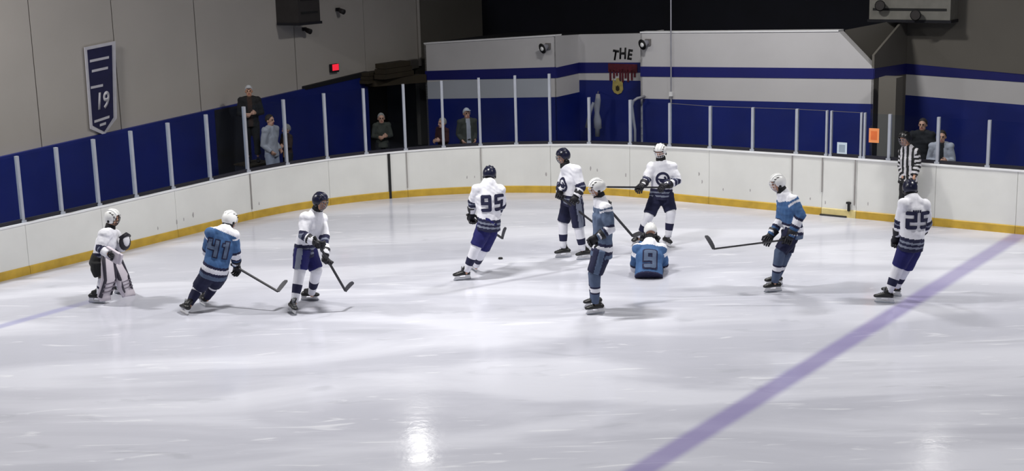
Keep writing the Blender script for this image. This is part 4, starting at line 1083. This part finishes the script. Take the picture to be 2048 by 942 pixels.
# kneeling skater
def kneeler():
    Y0 = ground(1298, 560).y + .12
    px = dict(head=(1301, 463, .56), neck=(1300, 484, .40), chest=(1299, 513, .22), pelvis=(1298, 543, .06), hem=(1298, 556, -.02), Lsh=(1276, 500, .30), Rsh=(1322, 500, .30),
              Lel=(1270, 541, .42), Lha=(1287, 478, .62), Rel=(1328, 541, .42), Rha=(1310, 480, .62), Lhip=(1287, 548, .12), Rhip=(1311, 548, .12))
    j = {k: at(v[0], v[1], Y0 + v[2]) for k, v in px.items()}
    for S, x in (('L', 1282), ('R', 1316)):
        g = at(x, 545, Y0 + .52); j[S + 'kn'] = V(g.x, g.y, .09); g2 = at(x + (8 if S == 'L' else -8), 545, Y0 + .10); j[S + 'ft'] = V(g2.x, g2.y, .03)
    look = (178, 38)
    body = build_body('person', j, look); tag(body, 'skater in blue jersey numbered 9 kneeling on the ice with head bowed', 'person', 'skaters in blue')
    jer = build_top(j, st_kneel, body, seed=21, bulk=1.08)
    build_pants(j, body, 'pants_navy', None, .9, .9, seed=22)
    for S in 'LR':
        build_sock(j, S, body, [(.46, .60, 1)], ['jersey_navy', 'jersey_white']); build_glove(j, S, body, None)
    # skates lie flat behind the knees
    for S in 'LR':
        kn, ft = j[S + 'kn'], j[S + 'ft']; d = (ft - kn); d.z = 0; d.normalize(); bm = bmesh.new(); p = V(ft.x, ft.y, .07) - d * .05
        add_tube(bm, [p - d * .10, p, p + d * .10, p + d * .14], [.055, .05, .04, .02], 12); sk = obj('skate', bm, 'boot_black', body, True)
        bm = bmesh.new(); add_box(bm, p + d * .02 + V(0, 0, -.03), d, d.cross(Z), Z, .12, .006, .02); obj('blade', bm, 'steel', sk)
    build_helmet(j, look, body, 'helmet_white', 'cage_wire')
    hf, hu, hl = head_frame(*look); bm = bmesh.new(); add_tube(bm, [j['neck'], j['neck'].lerp(j['head'], .5), j['head'] - hu * .08 + hf * .02], [.085, .075, .066], 14); obj('neck_guard', bm, 'ref_black', body, True)
    right, up = back_frame(j); c = ((j['Lsh'] + j['Rsh']) / 2).lerp(j['pelvis'], .62)
    decal_number('9', jer, c, right, up, .32, 'jersey_navy', jer, .07, .010, 'numeral_outline'); decal_number('9', jer, c, right, up, .32, 'jersey_slate', jer, 0.0, .017)
    c = ((j['Lsh'] + j['Rsh']) / 2).lerp(j['pelvis'], .20)
    decal_polys('name_bar', poly_mesh([[(x - .012, -.018), (x + .012, -.018), (x + .012, .018), (x - .012, .018)] for x in (-.06, -.02, .02, .06)]), jer, c, right, up, 'jersey_white', jer, .006, 3)
def st_kneel(ht, arm, nd, lat, no, ce, L):
    i = np.zeros(len(ht)); t = arm < 0
    i[t & (ht < .035)] = 1; i[t & (nd < .16)] = 2; a = arm >= 0
    i[a & (arm < .10)] = 2; i[a & (arm > .30) & (arm < .35)] = 1; i[a & (arm >= .35) & (arm < .47)] = 2; i[a & (arm >= .47) & (arm < .53)] = 1
    return ('jersey_blue', 'jersey_navy', 'jersey_white'), i
kneeler()

# goalie
def goalie():
    Y0 = ground(196, 604).y
    px = dict(head=(224, 437, 0), neck=(219, 461, 0), chest=(214, 482, 0), pelvis=(203, 524, .03), Rsh=(209, 471, -.19), Lsh=(228, 473, .19),
              Rel=(201, 498, -.30), Rha=(222, 511, -.40), Lel=(240, 500, .20), Lha=(250, 487, .10), Rhip=(200, 528, -.10), Lhip=(209, 528, .14), Rkn=(208, 556, -.12), Lkn=(233, 554, .12))
    j = {k: at(v[0], v[1], Y0 + v[2]) for k, v in px.items()}
    j['Rft'] = ground(194, 606); j['Lft'] = ground(246, 587); look = (72, 10)
    body = build_body('person', j, look); tag(body, 'goalie in white with big striped leg pads standing at the far left', 'person')
    jer = build_top(j, st_white, body, seed=31, bulk=1.05, hem=.02); build_pants(j, body, 'ref_black', None, 1.25, .8, seed=32)
    for S, az in (('R', 75), ('L', 85)):
        build_skate(j, S, az, body); build_sock(j, S, body, [(.5, .65, 1)], ['jersey_white', 'jersey_navy'])
        f = heading(60 if S == 'R' else 70); kn, an, hp = j[S + 'kn'], ankle(j, S), j[S + 'hip']; s = f.cross(Z)
        top = at(*((214, 507) if S == 'R' else (225, 510)), hp.y - .02); k2 = kn + f * .10; bot = an + f * .09 + V(0, 0, -.02); toe = j[S + 'ft'] + f * .19 + V(0, 0, .06)
        pts = [top, top.lerp(k2, .5), k2, k2.lerp(bot, .5), bot, toe]; bm = bmesh.new()
        add_tube(bm, pts, [(.115, .03), (.14, .05), (.145, .065), (.14, .06), (.135, .055), (.11, .03)], 16, s, None)
        pad = obj('leg_pad', bm, 'pad_white', body, True)
        for off, nm in ((-.105, 'edge_stripe'), (.105, 'edge_stripe')):
            bm = bmesh.new(); add_tube(bm, [p + s * off + f * .025 for p in pts[:-1]], [(.026, .040)] * 5, 10, s); obj(nm, bm, 'pad_dark', pad, True)
        for q in (.25, .5, .75):
            bm = bmesh.new(); c = k2.lerp(bot, q) + f * .055; add_box(bm, c, s, f, (k2 - bot).normalized(), .12, .012, .012); obj('knee_roll', bm, 'pad_grey', pad)
    # blocker and catching glove
    d = (j['Rha'] - j['Rel']).normalized(); g = perp(d, Z); n = d.cross(g); bm = bmesh.new(); c = j['Rha'] + n * -.03
    add_box(bm, c, d, g, n, .13, .09, .025); add_box(bm, c + d * .12 - n * .02, d, g, n, .05, .085, .022); bl = obj('blocker', bm, 'pad_white', body)
    bm = bmesh.new(); add_box(bm, c - n * .03, d, g, n, .12, .03, .008); obj('blocker_stripe', bm, 'glove_black', bl)
    bm = bmesh.new(); add_hand(bm, j['Rha'] - d * .06, d, n, .8, 1.2); obj('hand', bm, 'glove_black', bl, True)
    f = heading(60); s = f.cross(Z); c = j['Lha']; bm = bmesh.new()
    add_ell(bm, c + Z * .02, s, Z, f, .12, .13, .045, 16, 8); add_tube(bm, [c + Z * .10 + s * .10, c + Z * .15 + f * .05, c + Z * .10 - s * .10], [.03, .034, .03], 10); ct = obj('catching_glove', bm, 'glove_black', body, True)
    bm = bmesh.new(); add_ell(bm, c + f * .03 + Z * .05, s, Z, f, .07, .10, .035, 12, 8); obj('pocket', bm, 'glove_white', ct, True)
    bm = bmesh.new(); dd = (j['Lha'] - j['Lel']).normalized(); add_tube(bm, [c - dd * .14, c - dd * .05], [.07, .06], 12); obj('cuff', bm, 'glove_white', ct, True)
    build_helmet(j, look, body, 'helmet_white', 'helmet_black', True)
    bm = bmesh.new(); add_tube(bm, [j['neck'] + V(0, 0, -.02), j['neck'].lerp(j['head'], .55)], [.09, .075], 12); obj('neck_guard', bm, 'ref_black', body, True)
goalie()

# puck
c = ground(1001, 518); bm = bmesh.new(); add_tube(bm, [c + Z * .0, c + Z * .003, c + Z * .022, c + Z * .026], [.035, .039, .039, .035], 20)
tag(obj('puck', bm, 'puck_black'), 'black puck on the ice right of skater 95', 'puck')

# ---------------------------------------------------------------- spectators behind the glass
def spectator(label, px, py_top, plane, height, az, top_style, legs, hair, seed, hand=None, name='jacket', tilt=0, arms='down', cap=None):
    n = plane[1]; p = on_plane(px, py_top, plane[0], n); H = height or p.z; z0 = p.z - H
    if height is None: z0 = 0.0
    b = V(p.x, p.y, z0); f = heading(az); l = V(math.cos(rad(az)), math.sin(rad(az)), 0)
    q = lambda h, la=0.0, fo=0.0: b + Z * (h * H) + l * (la * H) + f * (fo * H)
    j = dict(head=q(.925), neck=q(.845), chest=q(.72), pelvis=q(.53), Lsh=q(.80, .105), Rsh=q(.80, -.105), Lhip=q(.50, .055), Rhip=q(.50, -.055),
             Lkn=q(.28, .06, .01), Rkn=q(.28, -.06, .01), Lft=q(0.0, .065), Rft=q(0.0, -.065))
    if arms == 'pocket': j.update(Lel=q(.63, .125, -.03), Rel=q(.63, -.125, -.03), Lha=q(.53, .09, .08), Rha=q(.53, -.09, .08))
    elif arms == 'front': j.update(Lel=q(.64, .14, .02), Rel=q(.64, -.14, .02), Lha=q(.66, .05, .15), Rha=q(.64, -.04, .16))
    else: j.update(Lel=q(.63, .14), Rel=q(.63, -.14), Lha=q(.48, .13, .04), Rha=q(.48, -.13, .04))
    body = build_body('person', j, (az, tilt), (-l, l), .86 * min(1, H / 1.75)); tag(body, label, 'person', 'spectators behind the glass')
    build_top(j, top_style, body, name, .90 * min(1.05, H / 1.75), .10, seed, .05)
    build_pants(j, body, legs, None, .92 * min(1.05, H / 1.75), name='trousers', seed=seed, to_ankle=True)
    hf, hu, hl = head_frame(az, tilt); c = j['head'] + hu * .03 - hf * .012; bm = bmesh.new()
    nu, nv = 20, 7; rows = []
    for k in range(nv + 1):
        row = []
        for i in range(nu):
            phi = -math.pi + 2 * math.pi * i / nu; a = abs(math.degrees(phi)); lm = rad(np.interp(a, [0, 45, 75, 110, 180], [52, 62, 100, 118, 125])); th = max(.02, lm * k / nv)
            r = hf * math.cos(phi) * math.sin(th) * .104 + hl * math.sin(phi) * math.sin(th) * .086 + hu * math.cos(th) * .108
            row.append(bm.verts.new(c + r * (1 + .02 * math.sin(5 * phi + k))))
        rows.append(row)
    for a, b2 in zip(rows[:-1], rows[1:]):
        for i in range(nu): bm.faces.new((a[i], a[(i + 1) % nu], b2[(i + 1) % nu], b2[i]))
    bm.faces.new(rows[0]); bm.faces.new(rows[-1][::-1])
    hat = obj('cap' if cap else 'hair', bm, cap or hair, body, True)
    if cap:
        bm = bmesh.new(); add_ell(bm, c + hf * .12 + hu * .055, hl, hf, hu, .07, .06, .008, 12, 6); obj('peak', bm, cap, hat, True)
    for S in 'LR':
        g = j[S + 'ft']; bm = bmesh.new(); add_tube(bm, [g - f * .09 + Z * .05, g - f * .06 + Z * .05, g + f * .05 + Z * .045, g + f * .14 + Z * .035, g + f * .17 + Z * .03], [.03, (.042, .048), (.045, .043), (.042, .033), (.02, .02)], 12, l); obj('shoe', bm, 'boot_black', body, True)
    return j
EP = (K + NE * 1.6, NE); SP = (K + DE * 1.9, DE)
def yp(Y): return (V(0, Y, 0), V(0, 1, 0))
spectator('spectator in light grey hoodie and pale trousers standing behind the end glass', 539, 229, EP, None, 65, st_plain('hoodie_grey'), 'trouser_grey', 'hair_dark', 41, name='hoodie', arms='pocket')
spectator('small spectator in dark brown coat with tan bag beside the grey hoodie', 572, 251, (K + NE * 2.2, NE), None, -50, st_plain('cloth_brown', 'cloth_tan', 'front'), 'cloth_black', 'hair_grey', 42, arms='front')
j3 = spectator('person in dark coat and pale cap standing raised above the end glass', 497, 171, (K + NE * 2.3, NE), 1.70, 10, st_plain('cloth_black', 'cloth_brown', 'front'), 'cloth_black', 'hair_dark', 43, arms='front', cap='cap_pale')
spectator('spectator with pale hair and dark jacket in the dark passage', 762, 228, yp(32.6), None, 10, st_plain('cloth_olive'), 'cloth_black', 'hair_grey', 44, arms='front')
spectator('spectator in maroon jacket left of the capped spectator', 884, 238, yp(32.0), None, -50, st_plain('cloth_maroon'), 'cloth_black', 'hair_grey', 45, arms='front')
spectator('spectator in pale cap and dark olive coat below the white block', 933, 217, yp(32.0), None, 20, st_plain('cloth_olive', 'hoodie_grey', 'front'), 'cloth_black', 'hair_grey', 46, arms='pocket', cap='cap_pale')
spectator('tall spectator in black coat behind the referee', 1846, 237, SP, None, -30, st_plain('cloth_black'), 'cloth_black', 'hair_dark', 47)
spectator('spectator in mottled pale jacket at the right end of the glass', 1884, 262, (K + DE * 1.3, DE), None, -20, st_plain('hoodie_grey', 'cloth_black', 'front'), 'cloth_black', 'hair_dark', 48, arms='front')
# step box under the raised spectator
b = (j3['Lft'] + j3['Rft']) / 2; r = empty('step_box', V(b.x, b.y, 0)); tag(r, 'dark wooden step box under the raised spectator', 'step box')
bm = bmesh.new(); add_prism(bm, [V(b.x, b.y, 0) + DE * a + NE * c for a, c in ((-.32, -.26), (.32, -.26), (.32, .26), (-.32, .26))], V(0, 0, max(.05, b.z - .04))); obj('box_body', bm, 'dark_void', r)
for k in range(4):
    bm = bmesh.new(); o0 = -.28 + .14 * k; add_prism(bm, [V(b.x, b.y, b.z - .04) + DE * a + NE * c for a, c in ((-.34, o0), (.34, o0), (.34, o0 + .13), (-.34, o0 + .13))], V(0, 0, .035)); obj('plank', bm, 'dark_brown', r)
settle(r)
